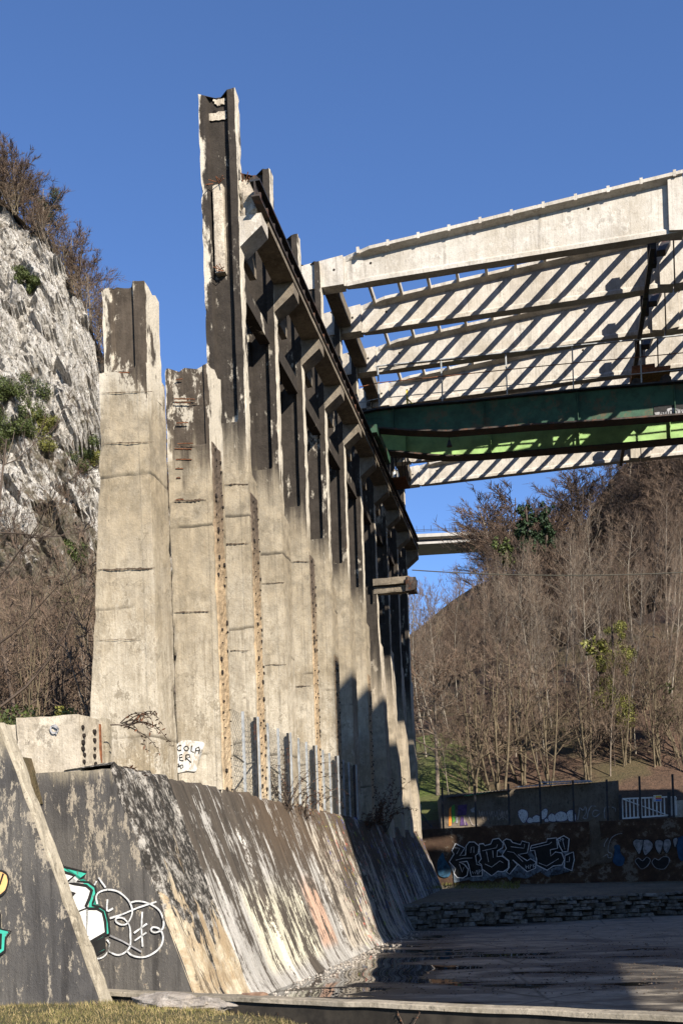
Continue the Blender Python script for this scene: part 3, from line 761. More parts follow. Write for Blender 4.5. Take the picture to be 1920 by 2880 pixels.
while u < u1r:
    if clip is None:
        clip = MB().boxf(-.025, .025, -.02, .02, 0, .09).build('clip', mat_rail, rl); cm = clip.data
        clip.matrix_parent_inverse = Matrix(); clip.location = F(W0 + .385, u, zr + .026) - rl.location
    else:
        o = add_obj('clip', cm, None, rl); o.matrix_parent_inverse = Matrix(); o.location = F(W0 + .385, u, zr + .026) - rl.location
    u += .42
# tie beams between neighbouring columns
TIES = 'tie beams between the columns'
BAYN = ['between the tallest column and the next', 'in the second tall bay', 'in the third tall bay', 'in the fourth tall bay', 'in the fifth tall bay', 'in the sixth tall bay', 'in the seventh tall bay', 'in the eighth tall bay', 'in the ninth tall bay', 'in the last bay']
for i in range(-1, 8):
    mb = MB(); mb.boxf(W0 - .30, W0 - .10, cu(i) + .42, cu(i + 1) + .01, 11.06, 11.34)
    o = mb.build('tie_beam', mat_col, None); rough(o, .25, .006, 5, .015, i)
    tag(o, 'concrete tie beam ' + BAYN[i + 1], 'beam', TIES)
    mb = MB(); mb.boxf(W0 - .12, W0 + .0, cu(i) + .42, cu(i) + .95, ZCB - .32, ZCB + .2)
    o = mb.build('haunch', mat_corbel, cols[i]); rough(o, .12, .006, 5, .02, i + 40)
# ================================================================= ROOF GIRDERS, PURLINS
g0 = cu(2) + .08
TL, TR = wuz(atU(880, 737, g0)), wuz(atU(1880, 494, g0))
BL, BR = wuz(atU(862, 815, g0)), wuz(atU(1880, 653, g0))
WL = BL[0] - .1; WR = TR[0] + .28                          # eave end, ridge
def gtop(w): return TL[2] + (TR[2] - TL[2]) * (w - TL[0]) / (TR[0] - TL[0])
def gbot(w): return BL[2] + (BR[2] - BL[2]) * (w - BL[0]) / (BR[0] - BL[0])
WF = wuz(atU(975, 700, g0))[0]                              # where the flanges begin
def make_half(parent, sgn, sec):
    """half girder; sgn -1 = left half as seen, +1 = mirrored half beyond the ridge"""
    X = (lambda w: w) if sgn < 0 else (lambda w: 2 * WR - w)
    def pr(name, pts, u0, u1, mat=mat_girder, cell=.35, chip=.012):
        q = [(X(w), z) for w, z in pts]
        if sgn > 0: q = q[::-1]
        o = MB().prism(q, u0, u1).build(name, mat, parent); return rough(o, cell, .004, 4, chip, sec)
    c = 0.0
    e = WR - .015
    pr('end_block', [(WL, gbot(WL)), (WF - .1, gbot(WF - .1)), (WF - .1, gtop(WF - .1)), (WL, gtop(WL) - .02)], -.16, .16)
    pr('web', [(WF - .099, gbot(WF)), (e, gbot(e)), (e, gtop(e)), (WF - .099, gtop(WF))], -.07, .07)
    n = 12
    # top flange with tapered start, bottom flange with splayed upper side
    for (nm, zf, h0, h1, hw) in (('top_flange', gtop, -.085, .0, .24), ('bottom_flange', gbot, .0, .13, .125)):
        vs = []; a = WF - .05
        secs = [(a, .075), (a + .55, hw), (e, hw)]
        for (w, half) in secs:
            z = zf(w)
            if nm == 'top_flange': ring = [(-half, z + .012), (-half, z - .06), (-.072, z - .12), (.072, z - .12), (half, z - .06), (half, z + .012)]
            else: ring = [(-half, z - .012), (-half, z + .07), (-.072, z + .13), (.072, z + .13), (half, z + .07), (half, z - .012)]
            vs += [F(X(w), t, zz) for t, zz in ring]
        fs = [(k * 6 + j, k * 6 + (j + 1) % 6, k * 6 + 6 + (j + 1) % 6, k * 6 + 6 + j) for k in range(2) for j in range(6)] + [tuple(range(5, -1, -1)), tuple(range(12, 18))]
        o = add_mesh(nm, vs, fs, mat_girder, parent); rough(o, .35, .004, 4, .012, sec + 5)
    pr('ridge_plate', [(e - .30, gbot(e) + .02), (e, gbot(e) - .015), (e, gtop(e) + .02), (e - .30, gtop(e) - .06)], -.19, .19)
    hbm = MB()
    for (wf, zf) in ((WF - .3, .55), (WF + .5, .6), (WR - 1.9, .78)):
        zc = gbot(wf) + (gtop(wf) - gbot(wf)) * zf
        o_ = -.165 if wf < WF - .1 else -.075
        hbm.add([F(X(wf + .028 * math.cos(k)), o_, zc + .028 * math.sin(k)) for k in np.arange(0, 6.28, .7)], [tuple(range(9))])
    hbm.build('bolt_hole', mat_holeshade, parent)
GIRD = []
gl = ['nearest pale concrete roof girder, fully sunlit against the sky', 'second roof girder from the front, striped by slanting shadows', 'third roof girder from the front, striped by slanting shadows',
      'fourth roof girder from the front, just above the crane railing', 'fifth roof girder from the front, partly behind the crane railing', 'sixth roof girder from the front, hidden behind the green crane beam', 'farthest roof girder, seen below the green crane bridge']
src = None
for k in range(7):
    uu = cu(2 + k) + .24
    go = thing('roof_girder', gl[k], 'girder', U * uu, 'roof girders of the ruined hall')
    if src is None:
        cur = bpy.data.objects[:]
        go.location = (0, 0, 0); make_half(go, -1, 3); make_half(go, 1, 8)
        go.location = U * uu
        src = list(go.children)
        for ch in src: ch.matrix_parent_inverse = Matrix()
    else:
        for ch in src:
            o = ch.copy(); COL.objects.link(o); o.parent = go
    GIRD.append(go)
# eaves beam under the girder ends
eb = thing('eaves_beam', 'dark concrete eaves beam linking the column heads under the roof girders', 'beam', F(W0 + .1, cu(2), gbot(WL) - .3))
for i in range(2, 8):
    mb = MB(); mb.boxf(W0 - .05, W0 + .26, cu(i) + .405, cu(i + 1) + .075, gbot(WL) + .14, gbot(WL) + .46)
    rough(mb.build('beam_section', mat_dirty_shade, eb), .3, .005, 5, .015, i)  # dark material paints in the shade on the underside, besides dirt

# purlins sit across the top flanges
PG = 'thin concrete roof purlins'
SP = .66
uA, uB = cu(2) + .24 - .24, cu(8) + .24 + .28
pm = MB().boxf(-.03, .03, 0, uB - uA, -.08, .05)
pmesh = None; w = WF + .25; k = 0
while w < WR + 1.8:
    if abs(w - WR) > .16:
        ww = w if w < WR else 2 * WR - w
        if pmesh is None: o = pm.build('purlin', mat_girder); pmesh = o.data
        else: o = add_obj('purlin', pmesh)
        o.location = F(w, uA, gtop(ww)); k += 1
        if k <= 10: lb = 'thin roof purlin across the girders, %s from the column side' % ['first', 'second', 'third', 'fourth', 'fifth', 'sixth', 'seventh', 'eighth', 'ninth', 'tenth'][k - 1]
        else: lb = 'thin roof purlin on the slope beyond the ridge'
        tag(o, lb, 'purlin', PG)
    w += SP
# ridge posts and slanting struts hanging between the girders
for k in range(0, 6):
    uu = cu(2 + k) + .24
    h = thing('ridge_hanger', 'dark steel post and slanting strut hanging under the ridge, %s from the front' % ['first', 'second', 'third', 'fourth', 'fifth', 'sixth'][k], 'strut', F(WR - .55, uu, gbot(WR) - .2), 'dark hangers under the ridge')
    zb = gbot(WR)
    mb = MB(); mb.beam(F(WR - .55, uu + 1.1, zb + .02), F(WR - .55, uu + 1.1, gtop(WR - .55) - .1), .09, .09); mb.build('post', mat_dkst, h)
    mb = MB(); mb.beam(F(WR - .42, uu + .5, zb - .05), F(WR - .15, uu + 1.9, gtop(WR) - .25), .06, .09, up=WV); mb.build('strut', mat_dkst, h)
    mb = MB(); mb.beam(F(WR - .62, uu + .12, zb - .1), F(WR - .62, uu + 2.1, zb - .1), .05, .04); mb.build('tie', mat_dkst, h)
# opposite row carrying the far half of the girders
for k in range(7):
    i = 2 + k
    o = MB().boxf(2 * WR - WL - .55, 2 * WR - WL + .05, cu(i), cu(i) + .45, 0, gbot(WL)).build('concrete_column', mat_far)
    tag(o, 'concrete column of the opposite row carrying the far girder ends', 'column', 'columns of the opposite row')

# ================================================================= RETAINING WALL WITH SLOPING SLABS
RUN = .97
def slope_w(z): return W0 + .03 + RUN * (Z_BASE - z) / Z_BASE
cw2 = cuY(11.43)                                            # cut end of the wall
rw_ = thing('retaining_wall', 'long battered retaining wall below the columns, its dark cut end bearing graffiti', 'wall', F(W0, cw2, 0))
body = MB().prism([(W0 - 7, -.3), (slope_w(-.3), -.3), (slope_w(Z_BASE), Z_BASE - .03), (W0 - 7, Z_BASE - .03)], cw2, cw2 + .35)
bo = body.build('cut_end', mat_dkwall, rw_); rough(bo, .12, .008, 4, .03, 2)
MB().prism([(W0 - 1.5, -.3), (slope_w(-.3) - .012, -.3), (slope_w(Z_BASE) - .012, Z_BASE - .06), (W0 - 1.5, Z_BASE - .06)], cw2 + .36, cu(8) + .74).build('core', mat_rib, rw_)
# slabs, one per bay
def slab(u0, u1, dz0, dz1, off, mat, seed, amp, nseg=16, top=Z_BASE):
    nu = max(6, int((u1 - u0) / .07)); nz = 44
    vs = []
    for j in range(nz + 1):
        t = j / nz; z = -.12 + (top + .12) * t
        for k in range(nu + 1):
            u = u0 + (u1 - u0) * k / nu
            d = off + amp * (noise.noise(Vector((u * 5, z * 1.1, seed))) + .5 * noise.noise(Vector((u * 13, z * 3, seed))) + .3 * noise.noise(Vector((u * 30, z * 9, seed))))
            d += .20 * max(0, .30 - z) ** 1.5 * 1.5          # small toe
            zz = z
            if j == nz: zz += .05 * noise.noise(Vector((u * 6, seed, 0))) + .03 * noise.noise(Vector((u * 19, seed, 0)))
            if k in (0, nu) or j in (0, nz): d = -.02 if j < nz else d - .02
            vs.append(F(slope_w(z) + d, u, zz + d * .35))
    n = nu + 1
    fs = [(j * n + k, j * n + k + 1, (j + 1) * n + k + 1, (j + 1) * n + k) for j in range(nz) for k in range(nu)]
    # back side
    b0 = len(vs); vs += [F(W0 - .5, u0, Z_BASE - .02), F(W0 - .5, u1, Z_BASE - .02)]
    tr = nz * n
    fs += [(tr + k, tr + k + 1, b0) for k in range(nu)] + [(tr + nu, b0 + 1, b0)]
    return add_mesh('slope_slab', vs, fs, mat, rw_)
ub = [cw2 - .01] + [cu(i) - .05 for i in range(-3, 9)] + [cu(8) + .75]
for k, (a, b) in enumerate(zip(ub, ub[1:])):
    r2 = random.Random(k)
    s_ = slab(a + .012, b - .012, 0, 0, .02 + r2.uniform(0, .035), mat_lichen if k == 0 else mat_slope, 3.7 * k, .035 if k == 0 else .016)
    if k == 0: s_['label'] = 'lichen-crusted rough slab with wavy cream flow marks'
    if k == 1: s_['label'] = 'streaked slab with cream paint remains'
# thin rib standing in front on the left
cr1 = cuY(9.37)
rib = thing('buttress_rib', 'dark grey triangular buttress at the lower left with pale sloping edge', 'buttress', F(W0, cr1, 0))
ro = MB().prism([(W0 - 7, -.3), (slope_w(-.3) - .06, -.3), (slope_w(2.95) - .06, 2.95), (W0 - 7, 2.95)], cr1, cr1 + .06).build('dark_face', mat_dkwall, rib)
rough(ro, .10, .009, 4, .07, 6)
ro = MB().prism([(W0 - 7, -.3), (slope_w(-.3) - .05, -.3), (slope_w(2.94) - .05, 2.94), (W0 - 7, 2.94)], cr1 + .061, cr1 + .27).build('worn_edge', mat_rib, rib)
rough(ro, .09, .02, 5, .07, 8)
# cut block on top of the wall end
cbk = cw2 + .02
bl = thing('concrete_block', 'low pale concrete stub with dark socket plates on top of the dark wall end', 'block', F(W0 - .3, cbk, Z_BASE))
Bz0, Bz1 = Z_BASE - .05, atU(200, 2008, cbk).z
Bw1 = wuz(atU(225, 2080, cbk))[0]; Bw0 = wuz(atU(48, 2080, cbk))[0]
o = MB().boxf(Bw0, Bw1, cbk, cbk + .68, Bz0, Bz1).build('block_body', mat_block, bl); rough(o, .07, .012, 5, .03, 5)
hb = MB(); r2 = random.Random(3)
for t in (.08, .36):
    z = Bz0 + .12
    while z < Bz1 - .08:
        p = F(Bw1 + .008, cbk + t + r2.uniform(-.02, .02), z)
        hb.bar(p - WV * .03, p + WV * .012, r2.uniform(.018, .03), n=7); z += r2.uniform(.06, .1)
hb.build('socket_shade', mat_holeshade, bl)['kind'] = 'stuff'  # dark stubs coloured like the shade of open sockets
o = MB().boxf(Bw1 - .02, Bw1 + .012, cbk + .5, cbk + .54, Bz0 + .15, Bz1 - .05).build('rust_bar', mat_rust, bl)
o = MB().boxf(Bw1 - .05, Bw1 + .05, cbk + .60, cbk + .72, Bz0 - .05, Bz1 + .03).build('corner_post', mat_rib, bl); rough(o, .06, .012, 6, .03, 3)
bl2 = MB().boxf(Bw0 - 2.6, Bw0 - .02, cbk + .03, cbk + .6, Bz0, Bz1 - .07).build('concrete_block', mat_block); rough(bl2, .09, .01, 5, .03, 15)
tag(bl2, 'pale block with rust-stained top at the extreme left edge', 'block')

# ================================================================= BASIN: KERB, STONE WALL, BACK WALL
K0, K1 = atZ(255, 2786, .5), atZ(2300, 2874, .5)
kd = (K1 - K0).normalized(); kn = Vector((kd.y, -kd.x, 0))
ko = thing('kerb', 'long low concrete kerb along the near edge of the basin', 'kerb', K0)
def kerb_part(name, prof, mat):
    vs = []; n = 90; m_ = len(prof)
    for k in range(n + 1):
        p = K0 + kd * ((K1 - K0).length * k / n); p.z = 0
        for (d, z) in prof: vs.append(p - kn * d + ZV * (z + .008 * noise.noise(p * 3 + Vector((d, z, 0)))) + kn * .012 * noise.noise(p * 2.2 + Vector((z, d, 3))))
    fs = [(k * m_ + j, k * m_ + (j + 1) % m_, k * m_ + m_ + (j + 1) % m_, k * m_ + m_ + j) for k in range(n) for j in range(m_)] + [tuple(range(m_)), tuple(range(n * m_ + m_ - 1, n * m_ - 1, -1))]
    return add_mesh(name, vs, fs, mat, ko)
kerb_part('cap', [(-.015, .462), (-.01, .493), (0, .5), (.15, .5), (.17, .49), (.17, .462)], mat_kerb)
kerb_part('body', [(.01, -.2), (.01, .463), (.16, .463), (.16, -.2)], simple('dark_kerb_face', (.030, .024, .017), .9, 0, .5, 5))  # body coloured darker than the cap
# stone wall
sw = thing('stone_wall', 'low dry-stone wall at the back of the shaded basin floor', 'wall', F(LA[0], LA[1], 0))
Lw0, Lw1 = -4.2, 10.5
def swp(w, z, off=0.0): return F(w, ledge_u(w) - off, z)
MB().add([swp(Lw0, -.1), swp(Lw1, -.1), swp(Lw1, .58), swp(Lw0, .58), swp(Lw0, -.1, -.3), swp(Lw1, -.1, -.3), swp(Lw1, .58, -.3), swp(Lw0, .58, -.3)],
         [(0, 1, 2, 3), (3, 2, 6, 7), (4, 7, 6, 5), (0, 3, 7, 4), (1, 5, 6, 2)]).build('core', mat_mortar, sw)
def stone_mesh(seed):
    r2 = random.Random(seed); bm = bmesh.new(); bmesh.ops.create_cube(bm, size=1)
    bmesh.ops.bevel(bm, geom=bm.edges[:], offset=.12, segments=1, affect='EDGES')
    for v in bm.verts: v.co += Vector((r2.uniform(-.07, .07), r2.uniform(-.06, .06), r2.uniform(-.09, .09)))
    me = bpy.data.meshes.new('stone'); bm.to_mesh(me); bm.free(); me.materials.append(mat_stone); return me
SM = [stone_mesh(k) for k in range(9)]
r2 = random.Random(5); ns = 0
rowsz = [0, .12, .23, .34, .45, .55, .64]
for r_ in range(len(rowsz) - 1):
    w = -4.1 + r2.uniform(0, .2)
    while w < 8.7 and ns < 298:
        L_ = r2.choice((.2, .28, .36, .5, .62)) * r2.uniform(.85, 1.1); h = rowsz[r_ + 1] - rowsz[r_]
        o = add_obj('stone', r2.choice(SM), None, sw); o.matrix_parent_inverse = Matrix()
        o.scale = (L_ * .96, r2.uniform(.2, .3), h * r2.uniform(.8, 1.12))
        p = swp(w + L_ / 2, rowsz[r_] + h / 2 + r2.uniform(-.025, .025), r2.uniform(-.03, .07))
        o.location = p - sw.location; o.rotation_euler = (r2.uniform(-.05, .05), r2.uniform(-.06, .06), -TH - .12 + r2.uniform(-.06, .06))
        w += L_; ns += 1
# back wall
bwl = thing('back_wall', 'dark brown graffiti-covered wall closing the far end of the basin', 'wall', BA)
L_bw = 16.0
BZ1 = 2.98
MB().add([bw(-.25, .6), bw(L_bw, .6), bw(L_bw, BZ1), bw(-.25, BZ1), bw(-.25, .6, -.4), bw(L_bw, .6, -.4), bw(L_bw, BZ1, -.4), bw(-.25, BZ1, -.4)],
         [(0, 1, 2, 3), (3, 2, 6, 7), (4, 7, 6, 5), (0, 3, 7, 4), (1, 5, 6, 2)])
o = MB().add([bw(-.25, .6), bw(L_bw, .6), bw(L_bw, BZ1), bw(-.25, BZ1), bw(-.25, .6, -.4), bw(L_bw, .6, -.4), bw(L_bw, BZ1, -.4), bw(-.25, BZ1, -.4)],
         [(0, 1, 2, 3), (3, 2, 6, 7), (4, 7, 6, 5), (0, 3, 7, 4), (1, 5, 6, 2)]).build('wall_body', mat_backwall, bwl); rough(o, .25, .02, 2.5, .05, 3, passes=4)
bpn = Vector((bdir.y, -bdir.x, 0))

# ================================================================= PAINT ON WALLS
def smooth_line(pts, n=4, closed=False):
    """Catmull-Rom through the points"""
    P = [Vector((*p[:2], 0)) for p in pts]; out = []
    m = len(P)
    rng = range(m if closed else m - 1)
    for k in rng:
        p0 = P[(k - 1) % m] if closed or k > 0 else P[k]
        p1 = P[k]; p2 = P[(k + 1) % m]
        p3 = P[(k + 2) % m] if closed or k + 2 < m else P[(k + 1) % m]
        for j in range(n):
            t = j / n
            q = .5 * ((2 * p1) + (p2 - p0) * t + (2 * p0 - 5 * p1 + 4 * p2 - p3) * t * t + (3 * p1 - p0 - 3 * p2 + p3) * t ** 3)
            out.append((q.x, q.y))
    if not closed: out.append((P[-1].x, P[-1].y))
    return out
class Paint:
    """flat paint on one wall: pixel outlines dropped onto the wall's own plane"""
    def __init__(s, to3d, nrm): s.to3d = to3d; s.n = nrm
    def fill(s, name, pts, mat, parent, layer, smooth=0):
        if smooth: pts = smooth_line(pts, smooth, True)
        vs = [s.to3d(x, y) + s.n * layer for x, y in pts]
        bm = bmesh.new(); f = bm.faces.new([bm.verts.new(v) for v in vs])
        bmesh.ops.triangulate(bm, faces=[f], ngon_method='EAR_CLIP')
        me = bpy.data.meshes.new(name); bm.to_mesh(me); bm.free()
        return add_obj(name, me, mat, parent)
    def line(s, name, lines, width, mat, parent, layer, smooth=0, closed=False):
        mb = MB()
        for pts in lines:
            if smooth: pts = smooth_line(pts, smooth, closed)
            elif closed: pts = list(pts) + [pts[0]]
            P = [s.to3d(x, y) + s.n * layer for x, y in pts]
            if smooth and closed: P.append(P[0])
            L, R = [], []
            for k, p in enumerate(P):
                d = (P[min(k + 1, len(P) - 1)] - P[max(k - 1, 0)])
                if d.length < 1e-7: d = Vector((1, 0, 0))
                d.normalize(); sd = s.n.cross(d) * width * .5 * (.88 + .24 * noise.noise(p * 9))
                L.append(p + sd); R.append(p - sd)
            n = len(P)
            mb.add(L + R, [(k, k + 1, n + k + 1, n + k) for k in range(n - 1)])
        return mb.build(name, mat, parent)
def zr_(ox, oy, sc, pts): return [(ox + x * sc, oy + y * sc) for x, y in pts]
# --- painted letters on the cut wall end (white body, teal rim) and the white throw-up
z5 = lambda pts: zr_(0, 2380, 520 / 1568.0, pts)
PW = Paint(lambda x, y: atU(x, y, cw2), -U)
rim = [(440, 90), (520, 115), (548, 175), (745, 222), (705, 268), (660, 298), (760, 305), (815, 345), (825, 400), (795, 480), (790, 500), (860, 515), (905, 545), (930, 640), (938, 740), (890, 760), (900, 880), (770, 950), (560, 980), (420, 700)]
PW.fill('teal_graffiti_rim', z5(rim), mat_teal, bo, .016)
PW.line('graffiti_outline', [z5(rim[1:-2])], .028, mat_black, bo, .019)
inner = [(440, 150), (510, 195), (540, 215), (640, 250), (570, 310), (640, 320), (740, 335), (785, 375), (765, 445), (735, 510), (760, 530), (830, 530), (880, 560), (900, 640), (905, 735), (765, 820), (740, 850), (620, 900), (440, 700)]
PW.line('graffiti_outline', [z5(inner[1:-2])], .04, mat_black, bo, .0185)
PW.fill('white_graffiti_body', z5(inner), mat_whitepaint, bo, .018)
PW.fill('black_graffiti_shade', z5([(560, 365), (655, 395), (605, 455), (560, 450)]), mat_black, bo, .0205)
PW.fill('black_graffiti_shade', z5([(640, 610), (675, 630), (680, 668), (650, 690), (620, 660)]), mat_black, bo, .0206)
PW.fill('black_graffiti_shade', z5([(752, 845), (885, 765), (895, 870), (770, 940), (740, 900)]), mat_black, bo, .0207)
PW.line('graffiti_outline', [z5([(610, 590), (680, 550), (745, 525)]), z5([(745, 940), (740, 860), (755, 760), (715, 775)])], .018, mat_black, bo, .0208)
thr = [[(835, 490), (825, 430), (850, 390), (920, 368), (1000, 380), (1060, 420), (1105, 470), (1130, 540), (1120, 600), (1085, 655), (1040, 665), (995, 640), (995, 610), (1040, 605), (1080, 630), (1108, 680), (1115, 760), (1110, 850), (1060, 905), (1000, 920), (930, 890)],
       [(1108, 480), (1170, 465), (1240, 475), (1320, 510), (1370, 560), (1395, 640), (1385, 700), (1330, 730), (1290, 715), (1305, 685), (1360, 700), (1390, 760), (1375, 840), (1310, 905), (1220, 940), (1130, 925), (1085, 885)],
       [(1215, 555), (1208, 700), (1218, 850)], [(1145, 735), (1255, 655)], [(1150, 800), (1250, 730)], [(920, 450), (918, 545), (968, 525)],
       [(940, 610), (1050, 575), (1180, 520), (1335, 470)], [(845, 265), (905, 350)], [(828, 295), (810, 330)], [(915, 790), (940, 830), (920, 900), (870, 945), (800, 955)]]
PW.line('white_throw_up', [z5(t) for t in thr], .021, mat_white2, bo, .0215, smooth=4)
PW.line('thin_spray_line', [z5([(940, 755), (1050, 805), (1210, 895)])], .02, mat_dkwhite, bo, .0218)
# the second cut-off piece on the buttress
PR = Paint(lambda x, y: atU(x, y, cr1), -U)
PR.fill('peach_graffiti', z5([(-60, 230), (20, 215), (65, 245), (78, 300), (55, 370), (10, 410), (-60, 415)]), mat_peach, ro.parent, .017)
PR.line('graffiti_outline', [z5([(-60, 215), (20, 208), (72, 240), (84, 300), (60, 375), (10, 418), (-60, 425)]), z5([(40, 232), (8, 330)])], .022, mat_black, ro.parent, .019, smooth=3)
PR.fill('teal_graffiti_rim', z5([(-60, 520), (5, 560), (14, 690), (60, 715), (82, 725), (50, 790), (44, 880), (0, 915), (-60, 930)]), mat_teal, ro.parent, .0172)
PR.line('graffiti_outline', [z5([(-10, 520), (12, 580), (16, 700), (108, 722), (62, 770), (55, 888), (5, 920), (-30, 935)])], .022, mat_black, ro.parent, .0192)
PR.fill('black_graffiti_shade', z5([(-60, 730), (30, 740), (25, 870), (-60, 890)]), mat_black, ro.parent, .0194)
# --- block tag
PB = Paint(lambda x, y: atU(x, y, cbk), -U)
PB.line('black_tag', [[(147, 2045), (158, 2040), (166, 2048), (165, 2058), (153, 2062), (146, 2054), (150, 2042), (170, 2052)], [(160, 2058), (163, 2066)]], .02, mat_dkwhite, bl, .022, smooth=3)
# --- white patch with hand lettering on the second pier
cp2 = cu(-2)
PP = Paint(lambda x, y: atU(x, y, cp2), -U)
z6 = lambda pts: zr_(440, 2040, 320 / 1568.0, pts)
r2 = random.Random(2)
edgep = [(285, 245), (400, 215), (520, 212), (650, 240), (655, 300), (610, 360), (600, 430), (575, 500), (560, 560), (545, 640), (440, 640), (300, 660), (290, 560), (300, 430), (285, 330)]
pp = PP.fill('white_paint_patch', [(x + r2.uniform(-8, 8), y + r2.uniform(-8, 8)) for x, y in z6([])] or z6(smooth_line([(x + r2.uniform(-12, 12), y + r2.uniform(-12, 12)) for x, y in edgep], 10, True)), simple('faded_white_patch', (.56, .53, .47), .9, 0, .2, 12, wear=(.38, .32, .24), wth=.5), p2, .013)
LET = [[(350, 275), (310, 285), (288, 320), (310, 350), (350, 345)], [(410, 285), (385, 315), (400, 350), (435, 352), (452, 320), (430, 288), (400, 295)], [(492, 280), (485, 360), (525, 375)],
       [(540, 390), (550, 320), (590, 300), (602, 340), (590, 392)], [(548, 350), (600, 350)],
       [(365, 400), (325, 412), (322, 440), (365, 445)], [(330, 445), (330, 485), (380, 490)], [(415, 405), (412, 480)], [(415, 408), (460, 405), (468, 440), (420, 455), (485, 515)],
       [(290, 555), (310, 530), (320, 580)], [(300, 575), (330, 555)], [(335, 555), (365, 545), (378, 575), (345, 600), (335, 560)]]
PP.line('hand_lettering', [z6(t) for t in LET], .02, mat_black, pp, .016)
# --- big piece on the back wall
z1_ = lambda pts: zr_(1180, 2330, 460 / 1568.0, pts)
def bwp(x, y):
    r = ray(x, y); t = (BA - ORG).dot(bpn) / r.dot(bpn); return ORG + r * t
PK = Paint(bwp, bpn)
PK.fill('blue_grey_shadow', z1_([(285, 320), (310, 215), (560, 220), (700, 200), (1000, 210), (1100, 215), (1320, 190), (1390, 260), (1475, 225), (1482, 300), (1462, 405), (1380, 385), (1285, 400), (1230, 468), (1150, 415), (1025, 480), (945, 390), (865, 505), (830, 460), (745, 458), (700, 510), (620, 470), (615, 500), (500, 505), (480, 490), (330, 520), (325, 430)]), mat_bluegrey, bwl, .05)
LTR = [[(345, 145), (432, 188), (385, 262), (440, 255), (445, 170), (475, 130), (525, 130), (570, 170), (560, 240), (535, 260), (548, 345), (595, 355), (600, 455), (495, 460), (470, 350), (455, 315), (380, 325), (430, 345), (465, 390), (455, 450), (415, 475), (360, 470), (330, 430), (345, 385), (285, 320), (330, 245), (310, 215)],
       [(570, 150), (610, 145), (625, 165), (680, 150), (700, 105), (760, 95), (800, 140), (795, 185), (745, 215), (740, 270), (790, 265), (850, 310), (850, 380), (800, 415), (750, 410), (690, 455), (600, 390), (590, 345), (565, 325), (590, 290), (575, 230)],
       [(800, 120), (830, 100), (870, 110), (890, 135), (965, 155), (980, 120), (1050, 140), (1030, 235), (940, 250), (1030, 310), (1060, 290), (1110, 320), (1110, 380), (1030, 415), (890, 300), (935, 350), (860, 440), (830, 415), (860, 370), (855, 310), (790, 255), (830, 190)],
       [(1060, 190), (1070, 165), (1215, 130), (1220, 100), (1310, 90), (1320, 190), (1250, 205), (1255, 265), (1300, 225), (1360, 235), (1385, 300), (1360, 350), (1280, 360), (1220, 400), (1120, 350), (1120, 300), (1100, 210), (1060, 215)],
       [(1320, 100), (1380, 70), (1430, 100), (1425, 160), (1418, 220), (1370, 225), (1335, 160)], [(1390, 260), (1470, 225), (1480, 300), (1455, 405), (1385, 375)]]
for k, t in enumerate(LTR):
    lo = PK.fill('graffiti_letter', z1_(t), mat_black, bwl, .056)
    PK.line('pale_outline', [z1_(t)], .036, mat_pale, lo, .060, closed=True)
HI = [[(335, 185), (385, 190), (355, 245)], [(345, 305), (420, 285), (505, 283)], [(490, 235), (495, 180), (520, 175), (520, 235)], [(600, 215), (735, 185), (745, 155)], [(625, 340), (690, 370), (770, 310), (800, 330)], [(870, 175), (1000, 190), (1005, 150)], [(840, 220), (900, 230), (990, 320)],
      [(1070, 190), (1240, 150), (1265, 130)], [(1140, 330), (1215, 360), (1330, 290)], [(1370, 120), (1390, 200)], [(1435, 270), (1432, 320), (1405, 320)], [(640, 220), (660, 320)], [(700, 210), (705, 280)], [(380, 340), (410, 420), (425, 370)],
      [(505, 410), (512, 435), (522, 415), (532, 436), (545, 400)], [(555, 400), (552, 440)], [(565, 440), (570, 395), (590, 400), (572, 420)], [(1015, 350), (1020, 385)], [(1040, 350), (1042, 385)], [(1018, 368), (1042, 366)], [(1055, 385), (1058, 345), (1075, 350), (1058, 365)], [(1085, 340), (1088, 375)], [(1105, 335), (1088, 358), (1108, 372)],
      [(1335, 100), (1348, 92), (1352, 104), (1335, 122), (1352, 122)], [(1368, 95), (1360, 110), (1372, 118), (1380, 104), (1368, 95)]]
PK.line('pale_highlights', [z1_(t) for t in HI], .020, mat_pale, bwl, .062)
PK.fill('blue_smear', z1_([(200, 260), (225, 235), (250, 320), (300, 380), (290, 450), (240, 470), (180, 440), (170, 330)]), simple('dim_blue_paint', (.02, .06, .1), .9, 0, .6, 5), bwl, .047, 3)
z2 = lambda pts: zr_(1560, 2180, 360 / 1568.0, pts)
HEARTS = [[(950, 830), (985, 785), (1030, 790), (1075, 795), (1070, 870), (1030, 970), (985, 910)], [(1075, 870), (1080, 800), (1140, 790), (1195, 840), (1190, 900), (1105, 985), (1070, 910)], [(1220, 820), (1260, 790), (1320, 810), (1315, 870), (1280, 970), (1230, 900)], [(1330, 800), (1400, 785), (1420, 860), (1370, 960), (1325, 900)], [(1440, 790), (1490, 765), (1500, 810), (1465, 890)]]
for t in HEARTS:
    ho = PK.fill('grey_letter', z2(t), mat_dkwhite, bwl, .05, 3)
    PK.line('dark_outline', [z2(t)], .03, mat_black, ho, .054, smooth=3, closed=True)
for t in [[(980, 1050), (1020, 1015), (1070, 1050), (1120, 1005), (1165, 1040), (1130, 1110), (1060, 1150), (1010, 1100)], [(1185, 1060), (1220, 1020), (1265, 1040), (1320, 1000), (1390, 1010), (1390, 1080), (1330, 1150), (1240, 1140), (1200, 1100)]]:
    ho = PK.fill('black_letter', z2(t), mat_black, bwl, .0505, 3)
    PK.line('pale_outline', [z2(t)], .03, mat_dkwhite, ho, .0545, smooth=3, closed=True)
